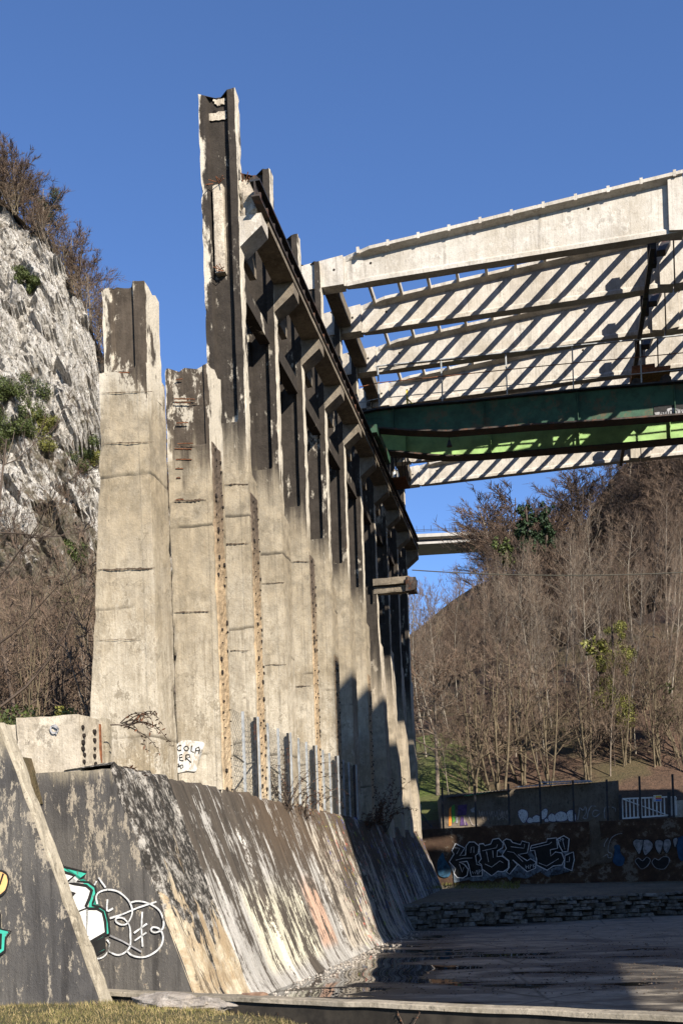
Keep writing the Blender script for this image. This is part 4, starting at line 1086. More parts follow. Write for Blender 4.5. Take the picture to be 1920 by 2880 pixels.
PK.line('pale_curl', [z2([(820, 715), (760, 725), (690, 770), (655, 860), (650, 940), (690, 960), (690, 1005), (650, 1010), (640, 970), (590, 1000)]), z2([(650, 770), (610, 830), (600, 880)])], .03, mat_dkwhite, bwl, .05, smooth=3)
for t in [[(720, 870), (790, 860), (800, 960), (850, 1010), (830, 1100), (760, 1110), (705, 1050), (740, 960)], [(1500, 770), (1700, 750), (1720, 1010), (1540, 1050), (1490, 900)]]:
    PK.fill('blue_smear', z2(t), mat_blue, bwl, .046, 3)
PK.fill('bare_render_patch', z2([(410, 560), (540, 570), (560, 800), (640, 760), (720, 1000), (640, 1080), (520, 1060), (440, 1130), (420, 900), (450, 780)]), mat_hut, bwl, .044, 2)

# ================================================================= HUT, GATE, POSTS BEHIND THE BACK WALL
hY = 44.2
hut = thing('hut', 'dark flat-roofed hut covered in graffiti behind the back wall', 'hut', atY(1490, 2330, hY))
def hp(px, py, d=0.0): return atY(px, py, hY + d - (px - 1490) * .0022)
HL, HR = 1240, 1742
zl, zr2 = hp(HL, 2236).z, hp(HR, 2196).z
pl, pr_ = hp(HL, 2330), hp(HR, 2310)
dep = Vector((.2, 3.5, 0))
pl2 = pl + Vector((-.1, .35, 0))
def wallbox(a, b, za, zb, d): 
    v = [Vector((a.x, a.y, 2.4)), Vector((b.x, b.y, 2.4)), Vector((b.x, b.y, zb)), Vector((a.x, a.y, za))]
    v += [p + d for p in v]; return MB().add(v, [(0, 1, 2, 3), (5, 4, 7, 6), (3, 2, 6, 7), (0, 3, 7, 4), (1, 5, 6, 2)])
o = wallbox(pl, pr_, zl, zr2 + .02, dep).build('wall', mat_hut, hut); rough(o, .3, .012, 3, .03, 4, passes=4)
# roof: corrugated sheets, sagging on the left
def sheet(x0, x1, y0, y1, mat, tilt, name, back=1.6):
    a, b = hp(x0, y0, -.25), hp(x1, y1, -.25)
    n = 40; vs = []
    for k in range(n + 1):
        p = a.lerp(b, k / n); z = .03 * (k % 2)
        vs += [p + ZV * z, p + ZV * (z + tilt) + Vector((.1, back, 0)), p + ZV * (z - .035)]
    fs = [(k * 3, k * 3 + 3, k * 3 + 4, k * 3 + 1) for k in range(n)] + [(k * 3 + 2, k * 3 + 5, k * 3 + 3, k * 3) for k in range(n)]
    return add_mesh(name, vs, fs, mat, hut)
sheet(1455, 1665, 2213, 2198, mat_roof, .10, 'roof_sheet')
sheet(1530, 1662, 2201, 2196, mat_roof, .14, 'roof_sheet')
sheet(1255, 1440, 2242, 2220, mat_dkst, .12, 'roof_sheet')
sheet(1305, 1375, 2238, 2228, simple('green_sheet', (.09, .30, .13), .6, 0, .2, 5), .02, 'roof_sheet', .3)
hn = (pr_ - pl).cross(ZV).normalized()
if hn.y > 0: hn = -hn
def hpl(x, y):
    r = ray(x, y); t = (pl - ORG).dot(hn) / r.dot(hn); return ORG + r * t
PH = Paint(hpl, hn)
z3 = lambda pts: zr_(1140, 2180, 460 / 1568.0, pts)
for t in [[(1080, 350), (1110, 330), (1160, 345), (1168, 400), (1130, 460), (1085, 400)], [(1215, 410), (1250, 385), (1285, 400), (1300, 440), (1220, 450)], [(1285, 380), (1320, 330), (1355, 330), (1350, 390), (1310, 425)], [(1330, 430), (1350, 415), (1375, 440), (1340, 448)], [(1365, 400), (1395, 370), (1430, 390), (1440, 440), (1380, 440)], [(1430, 385), (1480, 350), (1535, 370), (1540, 430), (1450, 440)], [(1545, 360), (1590, 335), (1620, 370), (1625, 435), (1560, 435)], [(1165, 430), (1190, 405), (1215, 430), (1210, 455), (1170, 455)]]:
    ho = PH.fill('white_bubble_letter', z3(t), mat_white2, hut, .03, 3); PH.line('purple_outline', [z3(t)], .05, mat_purple, ho, .028, smooth=3, closed=True)
for (t, m) in [([(415, 330), (435, 300), (440, 480), (415, 490)], mat_orange), ([(440, 300), (470, 280), (475, 440), (450, 460)], mat_grnp), ([(500, 290), (590, 280), (580, 380), (500, 390)], mat_purple), ([(530, 400), (545, 395), (600, 480), (520, 485)], mat_purple), ([(620, 330), (660, 305), (680, 330), (670, 360), (630, 355)], mat_dkwhite), ([(480, 400), (500, 400), (500, 460), (482, 460)], mat_dkwhite)]:
    PH.fill('paint_patch', z3(t), m, hut, .024)
WL_ = [[(700 + k * 48, 330 + 20 * (k % 2)), (715 + k * 48, 400), (730 + k * 48, 340), (742 + k * 48, 430)] for k in range(6)] + [[(600, 380), (640, 475), (690, 470)], [(560, 395), (570, 480)], [(890, 430), (930, 400), (985, 440)]]
PH.line('pale_scribble', [z3(t) for t in WL_], .05, simple('dim_scribble', (.22, .18, .15), .9, 0, .4, 6), hut, .026, smooth=3)
PH.line('pale_tag', [z2([(275, 550), (290, 470), (300, 400), (340, 430), (370, 385), (380, 460), (340, 520), (390, 530), (400, 460), (440, 380), (500, 385)]), z2([(540, 440), (480, 430), (455, 480), (490, 510), (545, 470)]), z2([(610, 535), (600, 470), (610, 400), (660, 390)]), z2([(690, 390), (735, 410), (735, 450)])], .045, mat_dkwhite, hut, .026, smooth=3)
# thin dark fence posts in front of the hut
PGp = 'thin dark posts along the back wall'
for k, (px, pt_, pb) in enumerate([(1246, 2214, 2324), (1338, 2209, 2321), (1432, 2204, 2317), (1520, 2200, 2313), (1613, 2194, 2308), (1708, 2192, 2302), (1800, 2183, 2296), (1893, 2177, 2290)]):
    r = ray(px, pb); t = (BA - bpn * .2 - ORG).dot(bpn) / r.dot(bpn); b = ORG + r * t
    ztop = (ORG + ray(px, pt_) * t).z
    mb = MB(); mb.beam(Vector((b.x, b.y, 2.9)), Vector((b.x, b.y, ztop)), .035, .035); o = mb.build('fence_post', mat_dkst)
    tag(o, 'thin dark post on the back wall, %s from the left' % ['first', 'second', 'third', 'fourth', 'fifth', 'sixth', 'seventh', 'eighth'][k], 'post', PGp)
# white gate
gY = 43.6
gate = thing('gate', 'white metal bar gate with diagonal brace and warning sign, right of the hut', 'gate', atY(1810, 2300, gY))
def gp(px, py, d=0.0): return atY(px, py, gY + d)
gx0, gx1 = 1748, 1877
def gy_top(px): return 2247 + (px - gx0) * (2241 - 2247) / (gx1 - gx0)
def gy_bot(px): return 2302 + (px - gx0) * (2293 - 2302) / (gx1 - gx0)
MB().beam(gp(gx0, gy_top(gx0)), gp(gx1, gy_top(gx1)), .03, .03).build('top_rail', mat_whitepaint, gate)
MB().beam(gp(gx0, gy_bot(gx0)), gp(gx1, gy_bot(gx1)), .03, .03).build('bottom_rail', mat_whitepaint, gate)
MB().beam(gp(gx0, gy_top(gx0), -.04), gp(gx1, gy_bot(gx1), -.04), .025, .015, up=ZV).build('diagonal_brace', mat_whitepaint, gate)
for k in range(13):
    px = gx0 + (gx1 - gx0) * k / 12
    MB().beam(gp(px, gy_top(px), .035), gp(px + 1.5, gy_bot(px) + 2, .035), .036 if k in (0, 12) else .026, .02).build('bar', mat_whitepaint, gate)
MB().beam(gp(1742, 2190 + 45), gp(1744, 2306), .06, .06).build('gate_post', mat_dkst, gate)
g2 = thing('gate', 'narrow white barred gate leaf at the right edge of the photo', 'gate', atY(1890, 2292, gY))
for k in range(4):
    px = 1884 + k * 5; MB().beam(gp(px, 2243 - k * .3), gp(px + 1.5, 2294 - k * .3), .026, .02).build('bar', mat_whitepaint, g2)
MB().beam(gp(1881, 2242, -.03), gp(1898, 2241, -.03), .03, .025).build('top_rail', mat_whitepaint, g2)
MB().beam(gp(1879, 2228), gp(1880, 2300), .07, .07).build('gate_post', mat_dkst, g2)
sg = thing('warning_sign', 'small yellow, red and blue warning sign fixed on the white gate', 'sign', gp(1848, 2245, -.08))
PS = Paint(lambda x, y: atY(x, y, gY - .09), Vector((0, -1, 0)))
MB().beam(atY(1836.5, 2245.5, gY - .075), atY(1859, 2245, gY - .075), .012, .13, up=ZV).build('plate', mat_whitepaint, sg)
for (ya, yb, m, nm) in ((2238, 2243, mat_yellow, 'yellow_band'), (2243.5, 2247.5, mat_redp, 'red_band'), (2248.5, 2252.5, mat_bluep, 'blue_band')):
    PS.fill(nm, [(1842, ya), (1858.5, ya - .5), (1858.7, yb - .5), (1842.2, yb)], m, sg, .004)
PS.fill('yellow_triangle', [(1837.5, 2243), (1841, 2243), (1839.2, 2238.5)], mat_yellow, sg, .0045)
PS.fill('blue_disc', [(1837.5, 2250), (1839, 2248.8), (1840.8, 2250), (1839.2, 2252)], mat_bluep, sg, .0045)
o = wallbox(atY(1898, 2300, 44.5), atY(2100, 2290, 44.0), 4.0, 4.0, Vector((0, .3, 0))).build('concrete_wall', mat_block); tag(o, 'pale low concrete wall right of the narrow gate', 'wall')
# small orange-painted concrete stub near the last column
o = wallbox(atY(1155, 2330, 41.5), atY(1186, 2330, 41.5), atY(1170, 2262, 41.5).z, atY(1186, 2262, 41.5).z, Vector((0, .3, 0))).build('concrete_stub', mat_block)
tag(o, 'small concrete stub with an orange paint mark behind the last column', 'stub')
PO = Paint(lambda x, y: atY(x, y, 41.45), Vector((0, -1, 0)))
PO.fill('orange_mark', z3([(80, 345), (110, 325), (140, 350), (142, 385), (100, 400), (78, 385)]), mat_orange, o, .02, 3)
mb = MB(); mb.bar(atY(1164, 2262, 41.3), atY(1213, 2326, 41.0), .03, n=6); o = mb.build('leaning_bar', mat_dkst); tag(o, 'dark bar leaning beside the last column', 'bar')

# ================================================================= CRANE BRIDGE
ca = cu(4) + .32
cr = thing('crane_bridge', 'green overhead crane bridge with walkway railing spanning the hall', 'crane', F(W0 + .4, ca, 13.8))
def crane_beam(u, top, bot, mat, name, hw=.2):
    vs = []; n = len(top); P = []
    def w_z(px, py): q = wuz(atU(px, py, u)); return q[0], q[2]
    T = [w_z(*p) for p in top]; B_ = [w_z(*p) for p in bot]
    e = WR * 2 - W0 - .6
    k_t, k_b = T[-1], B_[-1]
    T.append((e, k_t[1])); B_.append((e, k_b[1]))
    o = MB().prism(B_ + T[::-1], u - .07, u + .07).build(name, mat, cr)
    for (L_, zz, nm) in ((B_, -.025, 'lower_flange'), (T, .02, 'upper_flange')):
        vs = []; 
        for (w, z) in L_: vs += [F(w, u - hw, z + zz - .02), F(w, u + hw, z + zz - .02), F(w, u + hw, z + zz + .02), F(w, u - hw, z + zz + .02)]
        m_ = len(L_)
        fs = [(k * 4 + j, k * 4 + (j + 1) % 4, k * 4 + 4 + (j + 1) % 4, k * 4 + 4 + j) for k in range(m_ - 1) for j in range(4)] + [(0, 3, 2, 1), (m_ * 4 - 4, m_ * 4 - 3, m_ * 4 - 2, m_ * 4 - 1)]
        add_mesh(nm, vs, fs, mat_rail if nm == 'lower_flange' else mat_dkst, o)
    return o, T, B_
nb, NT_, NB_ = crane_beam(ca, [(1022, 1168), (1060, 1160), (1150, 1150), (1300, 1138), (1480, 1119), (1700, 1099), (1920, 1082)], [(1028, 1205), (1060, 1207), (1150, 1214), (1260, 1217), (1480, 1200), (1700, 1186), (1920, 1170)], mat_shadegreen, 'near_beam')
fb, FT_, FB_ = crane_beam(ca + 1.76, [(1060, 1222), (1200, 1212), (1400, 1205), (1700, 1180), (1920, 1162)], [(1062, 1268), (1120, 1274), (1200, 1282), (1260, 1286), (1350, 1283), (1480, 1273), (1700, 1256), (1920, 1237)], mat_green, 'far_beam')
for (bb, L_, B2, u_) in ((nb, NT_, NB_, ca), (fb, FT_, FB_, ca + 1.76)):
    w = L_[0][0] + .8
    while w < 2 * WR - W0 - 1:
        MB().boxf(w - .006, w + .006, u_ - .17, u_ - .071, interp(B2, w) + .02, interp(L_, w) - .01).build('stiffener', mat_shadegreen if bb is nb else mat_green, bb); w += 2.3
rv = MB()
for k in range(4):
    for j in range(2):
        q = F(NT_[0][0] + .12 + k * .11, ca - .072, NT_[0][1] - .14 - j * .14); rv.bar(q, q - U * .02, .016, n=6)
rv.build('rivets', mat_shadegreen, nb)['kind'] = 'stuff'
# end carriage on the rail
MB().boxf(W0 + .28, W0 + .5, ca - .5, ca + 1.7, zr + .42, zr + .62).build('end_carriage', mat_shadegreen, cr)
for k, uu in enumerate((ca - .3, ca + .1, ca + 1.1, ca + 1.5)):
    mb = MB(); c_ = F(W0 + .37, uu, zr + .50); mb.bar(c_ - WV * .05, c_ + WV * .05, .1, n=14, up=ZV); mb.build('wheel', mat_rail, cr)
def interp2(L_, w):
    return interp(L_, w)
rail_pts = []
w = NT_[0][0] + .45; k = 0
ux = ca - .2
while w < 2 * WR - W0 - 1:
    z = interp2(NT_, w) + .04
    mb = MB(); mb.beam(F(w, ux, z), F(w, ux, z + 1.08), .016, .016); mb.build('railing_post', mat_greyst, cr)
    rail_pts.append((w, z)); w += 1.62
for h, r_, m_ in ((1.05, .022, mat_greyst), (.62, .012, mat_rust), (.22, .012, mat_greyst)):
    mb = MB()
    for (a, b) in zip(rail_pts, rail_pts[1:]): mb.bar(F(a[0], ux - .02, a[1] + h), F(b[0], ux - .02, b[1] + h), r_, n=6)
    a = rail_pts[0]; mb.bar(F(a[0] - .5, ux - .02, a[1] + h - .05), F(a[0], ux - .02, a[1] + h), r_, n=6)
    mb.build('railing_bar', m_, cr)
mb = MB(); w = NT_[0][0] + 1.15; z = interp2(NT_, w)
mb.beam(F(w, ca, z), F(w, ca, z + .5), .022, .022); mb.beam(F(w + .02, ca, z + .25), F(w + .2, ca, z + .02), .015, .015); mb.build('yellow_stop', mat_yellow, cr)
# lamp under the near beam
lm = wuz(atU(1262, 1225, ca + .2))
lamp = thing('work_lamp', 'small dark hanging lamp under the crane bridge', 'lamp', F(lm[0], ca + .2, lm[2] - .3))
mb = MB(); mb.bar(F(lm[0], ca + .2, lm[2] + .1), F(lm[0], ca + .2, lm[2] - .14), .01, n=5); mb.build('stem', mat_dkst, lamp)
mb = MB(); mb.bar(F(lm[0], ca + .2, lm[2] - .12), F(lm[0], ca + .2, lm[2] - .28), .025, .075, n=10); mb.build('shade', mat_dkst, lamp)
# capacity plate on the near beam
sg = thing('capacity_sign', 'peeling white load plate with black figures on the dark green crane beam', 'sign', atU(1890, 1165, ca - .1))
PC = Paint(lambda x, y: atU(x, y, ca - .09), -U)
z4 = lambda pts: zr_(1600, 1020, 320 / 1568.0, pts)
PC.fill('dark_backing', z4([(1162, 600), (1300, 585), (1568, 575), (2100, 545), (2100, 715), (1568, 740), (1220, 765), (1165, 770)]), mat_black, sg, .0)
PC.fill('white_plate', z4([(1170, 690), (1230, 680), (1320, 685), (1350, 635), (1400, 622), (1450, 628), (1500, 660), (1568, 650), (1900, 630), (1900, 725), (1568, 735), (1215, 757), (1190, 730)]), mat_dkwhite, sg, .004)
def oval(cx, cy, rx, ry, n=12): return [(cx + rx * math.cos(2 * math.pi * k / n), cy + ry * math.sin(2 * math.pi * k / n)) for k in range(n + 1)]
PC.line('figures', [z4(oval(1265, 712, 20, 17)), z4(oval(1265, 680, 17, 15)), z4(oval(1330, 693, 19, 33)), z4(oval(1398, 688, 19, 34)), z4(oval(1466, 684, 19, 34)), z4([(1535, 652), (1535, 715)]), z4([(1575, 650), (1537, 684), (1578, 712)]), z4(oval(1625, 680, 22, 32)[2:-2])], .022, mat_black, sg, .008)
# rusty trolley on the crane
tr = wuz(atU(1800, 1000, ca + 1.0))
trl = thing('crane_trolley', 'rusty brown hoist trolley on top of the crane bridge', 'trolley', F(tr[0], ca + 1, NT_[-1][1] + .05))
o = MB().boxf(tr[0] - .30, tr[0] + .62, ca + .1, ca + 1.15, NT_[-1][1] + .42, NT_[-1][1] + .56).build('frame', mat_rust, trl)
mb = MB(); mb.bar(F(tr[0] - .25, ca + .7, NT_[-1][1] + .75), F(tr[0] + .3, ca + .7, NT_[-1][1] + .75), .16, n=12); mb.build('drum', mat_rust, trl)
for (dw, du) in ((-.2, .15), (.5, .15), (-.2, 1.1), (.5, 1.1)):
    mb = MB(); c_ = F(tr[0] + dw, ca + du, NT_[-1][1] + .22); mb.bar(c_ - U * .04, c_ + U * .04, .14, n=10); mb.build('wheel', mat_rail, trl)

# ================================================================= SMALL STEELWORK AT THE FAR END
pf = thing('cantilever_beam', 'broken horizontal concrete bracket beam sticking out low on the far columns', 'beam', F(W0, cu(5), 9.3))
o = MB().boxf(W0 - .1, W0 + .92, cu(5) - .12, cu(5) + .3, 9.32, 9.52).build('slab', mat_dirty_shade, pf); rough(o, .1, .012, 5, .05, 2)
o = MB().boxf(W0 - .1, W0 + .80, cu(5) - .02, cu(5) + .25, 9.12, 9.315).build('rib', mat_dirty_shade, pf); rough(o, .1, .012, 5, .05, 3)
o = MB().boxf(W0 + .81, W0 + 1.1, cu(5) - .2, cu(5) + .25, 9.08, 9.46).build('broken_tip', mat_rail, pf); rough(o, .08, .04, 6, .09, 4)
cg = thing('service_cage', 'small dark steel service platform hanging below the crane rail', 'platform', atY(1105, 1350, 31))
cz = wuz(atU(1085, 1345, cu(5) + .6)); cw = cz[0]; cz = cz[2]; cuu = cu(5) + .6
o = MB().boxf(cw, cw + .55, cuu, cuu + .9, cz - .04, cz).build('deck', mat_rust, cg)
for (dw, du) in ((0, 0), (.15, 0), (.55, 0), (.55, .45), (.55, .9), (.3, 0), (0, .9), (.48, 0)):
    mb = MB(); mb.beam(F(cw + dw, cuu + du, cz), F(cw + dw, cuu + du, cz + .72), .014, .014); mb.build('bar', mat_dkst, cg)
mb = MB(); mb.beam(F(cw, cuu, cz + .72), F(cw + .55, cuu, cz + .72), .018, .018); mb.beam(F(cw + .55, cuu, cz + .72), F(cw + .55, cuu + .9, cz + .72), .018, .018); mb.beam(F(cw + .3, cuu, cz + .4), F(cw + .55, cuu, cz + .7), .01, .01); mb.build('top_rail', mat_dkst, cg)
pipe = MB(); pts = [atU(1109, 1328, cuu + 1.0), atU(1110, 1352, cuu + 1.0), atU(1113, 1362, cuu + 1.0), atU(1104, 1372, cuu + 1.0)]
for a, b in zip(pts, pts[1:]): pipe.bar(a, b, .05, n=8)
o = pipe.build('drain_pipe', mat_pvc); tag(o, 'short bent white drain pipe near the far girder', 'pipe')
# cable crossing the valley
cb = MB(); a, b = atY(1158, 1603, 40), atY(2300, 1578, 40); prev = None
for k in range(31):
    t = k / 30; p = a.lerp(b, t) - ZV * (.35 * 4 * t * (1 - t)); 
    if prev is not None: cb.bar(prev, p, .022, n=5, cap=False)
    prev = p
o = cb.build('overhead_cable', simple('cable_black', (.05, .045, .03), .7, 0, .3, 3)); tag(o, 'dark overhead cable crossing in front of the wood', 'cable')
# brackets on the basin faces of the columns
# chain link fences in the open bays
def fence(i, label, t_end=1.0, h=1.3, posts=(0.02, .5, .97)):
    ua, ub2 = cu(i) + .64, cu(i + 1) - .03
    ub2 = ua + (ub2 - ua) * t_end
    fw = W0 - .03
    th = thing('chain_link_fence', label, 'fence', F(fw, (ua + ub2) / 2, Z_BASE), 'chain-link panels between the columns')
    for k, t in enumerate(posts):
        u = ua + (ub2 - ua) * t
        mb = MB(); mb.beam(F(fw + .03, u, Z_BASE - .15), F(fw + .03, u, Z_BASE + h), .019, .019); mb.build('post', mat_greyst if k < 2 else mat_dkst, th)
        if k == 2:
            mb = MB(); mb.beam(F(fw + .09, u - .03, Z_BASE - .15), F(fw + .09, u - .03, Z_BASE + h), .015, .015); mb.build('post', mat_greyst, th)
    mb = MB(); L_ = ub2 - ua; s = .085; r2 = random.Random(i)
    def zig(p): return p
    c = -h
    while c < L_:
        for sg_ in (1, -1):
            # line u = c + z (or mirrored)
            u_a, z_a = (c, 0.0); u_b, z_b = (c + h, h)
            if u_a < 0: z_a -= u_a; u_a = 0
            if u_b > L_: z_b -= (u_b - L_); u_b = L_
            if z_b > z_a:
                if sg_ < 0: u_a, u_b = L_ - u_a, L_ - u_b
                mb.bar(F(fw, ua + u_a, Z_BASE + z_a - .03), F(fw + .01 * r2.random(), ua + u_b, Z_BASE + z_b - .03), .0022, n=3, cap=False)
        c += s
    mb.bar(F(fw, ua, Z_BASE + .62), F(fw + .03, ua + L_ * .6, Z_BASE + .5), .012, n=4); mb.bar(F(fw + .03, ua + L_ * .6, Z_BASE + .5), F(fw, ua + L_, Z_BASE + .6), .012, n=4)
    mb.build('wire_mesh', mat_wire, th)
fence(-2, 'chain-link fence panel between the second pier and the tallest column')
fence(-1, 'chain-link fence panel just right of the tallest column, behind dry shrubs')
fence(0, 'chain-link fence panel in the third open bay', posts=(.05, .5, .95))
fence(1, 'chain-link fence panel in the fourth open bay, half in shade', posts=(.05, .5, .95))
fence(2, 'chain-link fence panel in the shaded fifth bay', posts=(.05, .5, .95))

# far viaduct
va, vb = atY(1120, 1512, 190), atY(1420, 1498, 205)
vd = thing('viaduct', 'distant pale concrete road viaduct crossing the valley on the skyline', 'bridge', va)
vn = (vb - va).normalized(); va = va - vn * 30
def vseg(z0, z1, d0, d1, nm, mat=mat_viaduct):
    s_ = Vector((0, 1, 0)); v = []
    for p in (va, vb): v += [p + ZV * z0 + s_ * d0, p + ZV * z0 + s_ * d1, p + ZV * z1 + s_ * d1, p + ZV * z1 + s_ * d0]
    return MB().add(v, [(0, 1, 5, 4), (1, 2, 6, 5), (2, 3, 7, 6), (3, 0, 4, 7), (0, 3, 2, 1), (4, 5, 6, 7)]).build(nm, mat, vd)
vseg(-.1, .5, 0, 8, 'deck_edge'); vseg(-.85, -.1, 1.5, 7, 'girder', mat_dkst); vseg(-1.25, -.85, .4, 7.5, 'lower_flange')
vseg(1.25, 1.3, .1, .2, 'handrail', mat_dkst); vseg(1.0, 1.04, .1, .2, 'handrail', mat_dkst)
for k in range(34):
    p = va.lerp(vb, k / 33); MB().beam(p + ZV * .9 + Vector((0, .15, 0)), p + ZV * 2.0 + Vector((0, .15, 0)), .035, .035).build('railing_post', mat_dkst, vd)

# ================================================================= VEGETATION
def tubes(segs, nside):
    """segs: list of (p0, p1, r0, r1) -> verts, faces arrays, open tubes"""
    if not segs: return np.zeros((0, 3)), np.zeros((0, 4), int)
    A = np.array([s[0][:] for s in segs]); B = np.array([s[1][:] for s in segs])
    r0 = np.array([s[2] for s in segs])[:, None]; r1 = np.array([s[3] for s in segs])[:, None]
    D = B - A; D /= np.linalg.norm(D, axis=1)[:, None] + 1e-9
    up = np.where(np.abs(D[:, 2:3]) < .9, np.array([[0, 0, 1.0]]), np.array([[1.0, 0, 0]]))
    X = np.cross(D, up); X /= np.linalg.norm(X, axis=1)[:, None] + 1e-9; Y = np.cross(X, D)
    V = []
    for (C, r) in ((A, r0), (B, r1)):
        for k in range(nside):
            t = 2 * math.pi * k / nside
            V.append(C + (X * math.cos(t) + Y * math.sin(t)) * r)
    V = np.stack(V, 1)                                    # n, 2*nside, 3
    n = len(segs); base = (np.arange(n) * 2 * nside)[:, None]
    Fc = np.concatenate([base + np.array([[k, (k + 1) % nside, nside + (k + 1) % nside, nside + k]]) for k in range(nside)], 0)
    return V.reshape(-1, 3), Fc
def np_mesh(name, V, Fc, mat):
    me = bpy.data.meshes.new(name); k = Fc.shape[1]
    me.vertices.add(len(V)); me.vertices.foreach_set('co', V.astype(np.float32).ravel())
    me.loops.add(Fc.size); me.loops.foreach_set('vertex_index', Fc.astype(np.int32).ravel())
    me.polygons.add(len(Fc)); me.polygons.foreach_set('loop_start', np.arange(0, Fc.size, k, dtype=np.int32)); me.polygons.foreach_set('loop_total', np.full(len(Fc), k, dtype=np.int32))
    me.update(calc_edges=True); me.materials.append(mat)
    return me
def grow(seed, H, spec):
    """bare tree; spec = dict of shape numbers. returns trunk segs, limb segs, twig segs"""
    r = random.Random(seed); trunk, limbs, twigs = [], [], []
    rt = spec.get('rt', H * .011)
    def rv(): return Vector((r.uniform(-1, 1), r.uniform(-1, 1), r.uniform(-1, 1)))
    def branch(p, d, L, rad, lev, n, wig, trop, out):
        pts = [p]; dd = d.normalized()
        for k in range(n):
            dd = (dd + rv() * wig + ZV * trop).normalized(); p = p + dd * (L / n); pts.append(p)
            out.append((pts[-2], p, rad * (1 - .8 * k / n), rad * (1 - .8 * (k + 1) / n)))
        return pts, dd
    stems = spec.get('stems', 1)
    for s_ in range(stems):
        lean = Vector((r.uniform(-1, 1), r.uniform(-1, 1), 0)) * (spec.get('lean', .06) + (.25 if stems > 1 else 0))
        hs = H * (r.uniform(.75, 1.0) if stems > 1 else 1.0)
        tp, _ = branch(Vector((r.uniform(-.2, .2), r.uniform(-.2, .2), -.3)) if stems > 1 else Vector((0, 0, -.4)), ZV + lean, hs, rt * (.7 if stems > 1 else 1), 0, 10, spec.get('twig_trunk', .05), .05, trunk)
        nl = spec['limbs'] // stems
        for k in range(nl):
            t = spec['start'] + (1 - spec['start']) * (k + r.random()) / nl
            i = min(9, int(t * 10)); p = tp[i].lerp(tp[i + 1], t * 10 - i)
            az_ = r.uniform(0, 6.283); el = spec['el'] + r.uniform(-.2, .25)
            d = Vector((math.cos(az_) * math.cos(el), math.sin(az_) * math.cos(el), math.sin(el)))
            L = hs * spec['len'] * (1.05 - spec['tap'] * t) * r.uniform(.7, 1.15)
            lp, ld = branch(p, d, L, rt * .42 * (1.1 - .75 * t), 1, 5, .16, spec['trop'], limbs)
            for b in range(spec['br']):
                tb = .2 + .8 * (b + r.random()) / spec['br']; i2 = min(4, int(tb * 5)); q = lp[i2].lerp(lp[i2 + 1], tb * 5 - i2)
                d2 = ((lp[i2 + 1] - lp[i2]).normalized() + rv() * .75 + ZV * .12).normalized()
                bp, bd = branch(q, d2, L * r.uniform(.28, .5) * (1.15 - .4 * tb), rt * .13, 2, 3, .22, spec['trop'], twigs)
                for c in range(spec['tw']):
                    tc = .15 + .85 * r.random(); i3 = min(2, int(tc * 3)); q2 = bp[i3].lerp(bp[i3 + 1], tc * 3 - i3)
                    d3 = ((bp[i3 + 1] - bp[i3]).normalized() + rv() * .8 + ZV * .15).normalized()
                    branch(q2, d3, L * r.uniform(.12, .26), spec.get('tr', .012), 3, 2, .25, .05, twigs)
    return trunk, limbs, twigs
def tree_proto(seed, H, spec, bark, twig):
    tk, lb, tw = grow(seed, H, spec)
    V1, F1 = tubes(tk, 7); V2, F2 = tubes(lb, 4); V3, F3 = tubes(tw, 3)
    return np_mesh('trunk', np.concatenate([V1, V2]), np.concatenate([F1, F2 + len(V1)]), bark), np_mesh('crown', V3, F3, twig)
SLIM = dict(rt=.085, limbs=30, start=.25, el=.85, len=.30, tap=.65, br=6, tw=6, trop=.14, tr=.013)
BUSHY = dict(stems=5, limbs=30, start=.15, el=.6, len=.36, tap=.5, br=6, tw=6, trop=.06, tr=.012)
OAK = dict(limbs=20, start=.28, el=.45, len=.46, tap=.55, br=8, tw=7, trop=.05, tr=.024, rt=.16)
FAR = dict(limbs=18, start=.2, el=.5, len=.46, tap=.5, br=8, tw=6, trop=.06, tr=.026, rt=.11)
SHRUB = dict(stems=7, limbs=28, start=.1, el=.7, len=.42, tap=.4, br=4, tw=5, trop=.08, tr=.009, rt=.03)
protos = {
    'slim': [tree_proto(1, 13, SLIM, mat_bark, mat_twig), tree_proto(2, 13, dict(SLIM, lean=.2, el=.65, len=.36), mat_palebark, mat_twig2), tree_proto(3, 13, dict(SLIM, limbs=16, start=.4, el=.6, len=.34, twig_trunk=.1), mat_palebark, mat_twig), tree_proto(4, 13, dict(SLIM, stems=2, limbs=28, el=.75), mat_bark, mat_twig3), tree_proto(5, 13, dict(SLIM, limbs=22, el=.7, len=.34, br=7, twig_trunk=.1), mat_barkdk, mat_twig3)],
    'bushy': [tree_proto(s, 7, BUSHY, mat_barkyl, mat_twig) for s in (11, 12, 13)],
    'oak': [tree_proto(21, 9, OAK, mat_barkdk, mat_twigdk), tree_proto(22, 9, OAK, mat_bark, mat_twig3), tree_proto(23, 9, OAK, mat_barkdk, mat_twigred)],
    'far': [tree_proto(s, 9, FAR, mat_barkdk, mat_twigdk) for s in (31, 32)] + [tree_proto(33, 9, FAR, mat_bark, mat_twigred)],
    'shrub': [tree_proto(41, 2.6, SHRUB, mat_barkdk, mat_twigred), tree_proto(42, 2.6, SHRUB, mat_bark, mat_twig), tree_proto(43, 2.6, SHRUB, mat_barkyl, mat_twig)],
}
PH_ = {'slim': 13.0, 'bushy': 7.0, 'oak': 9.0, 'far': 9.0, 'shrub': 2.6}
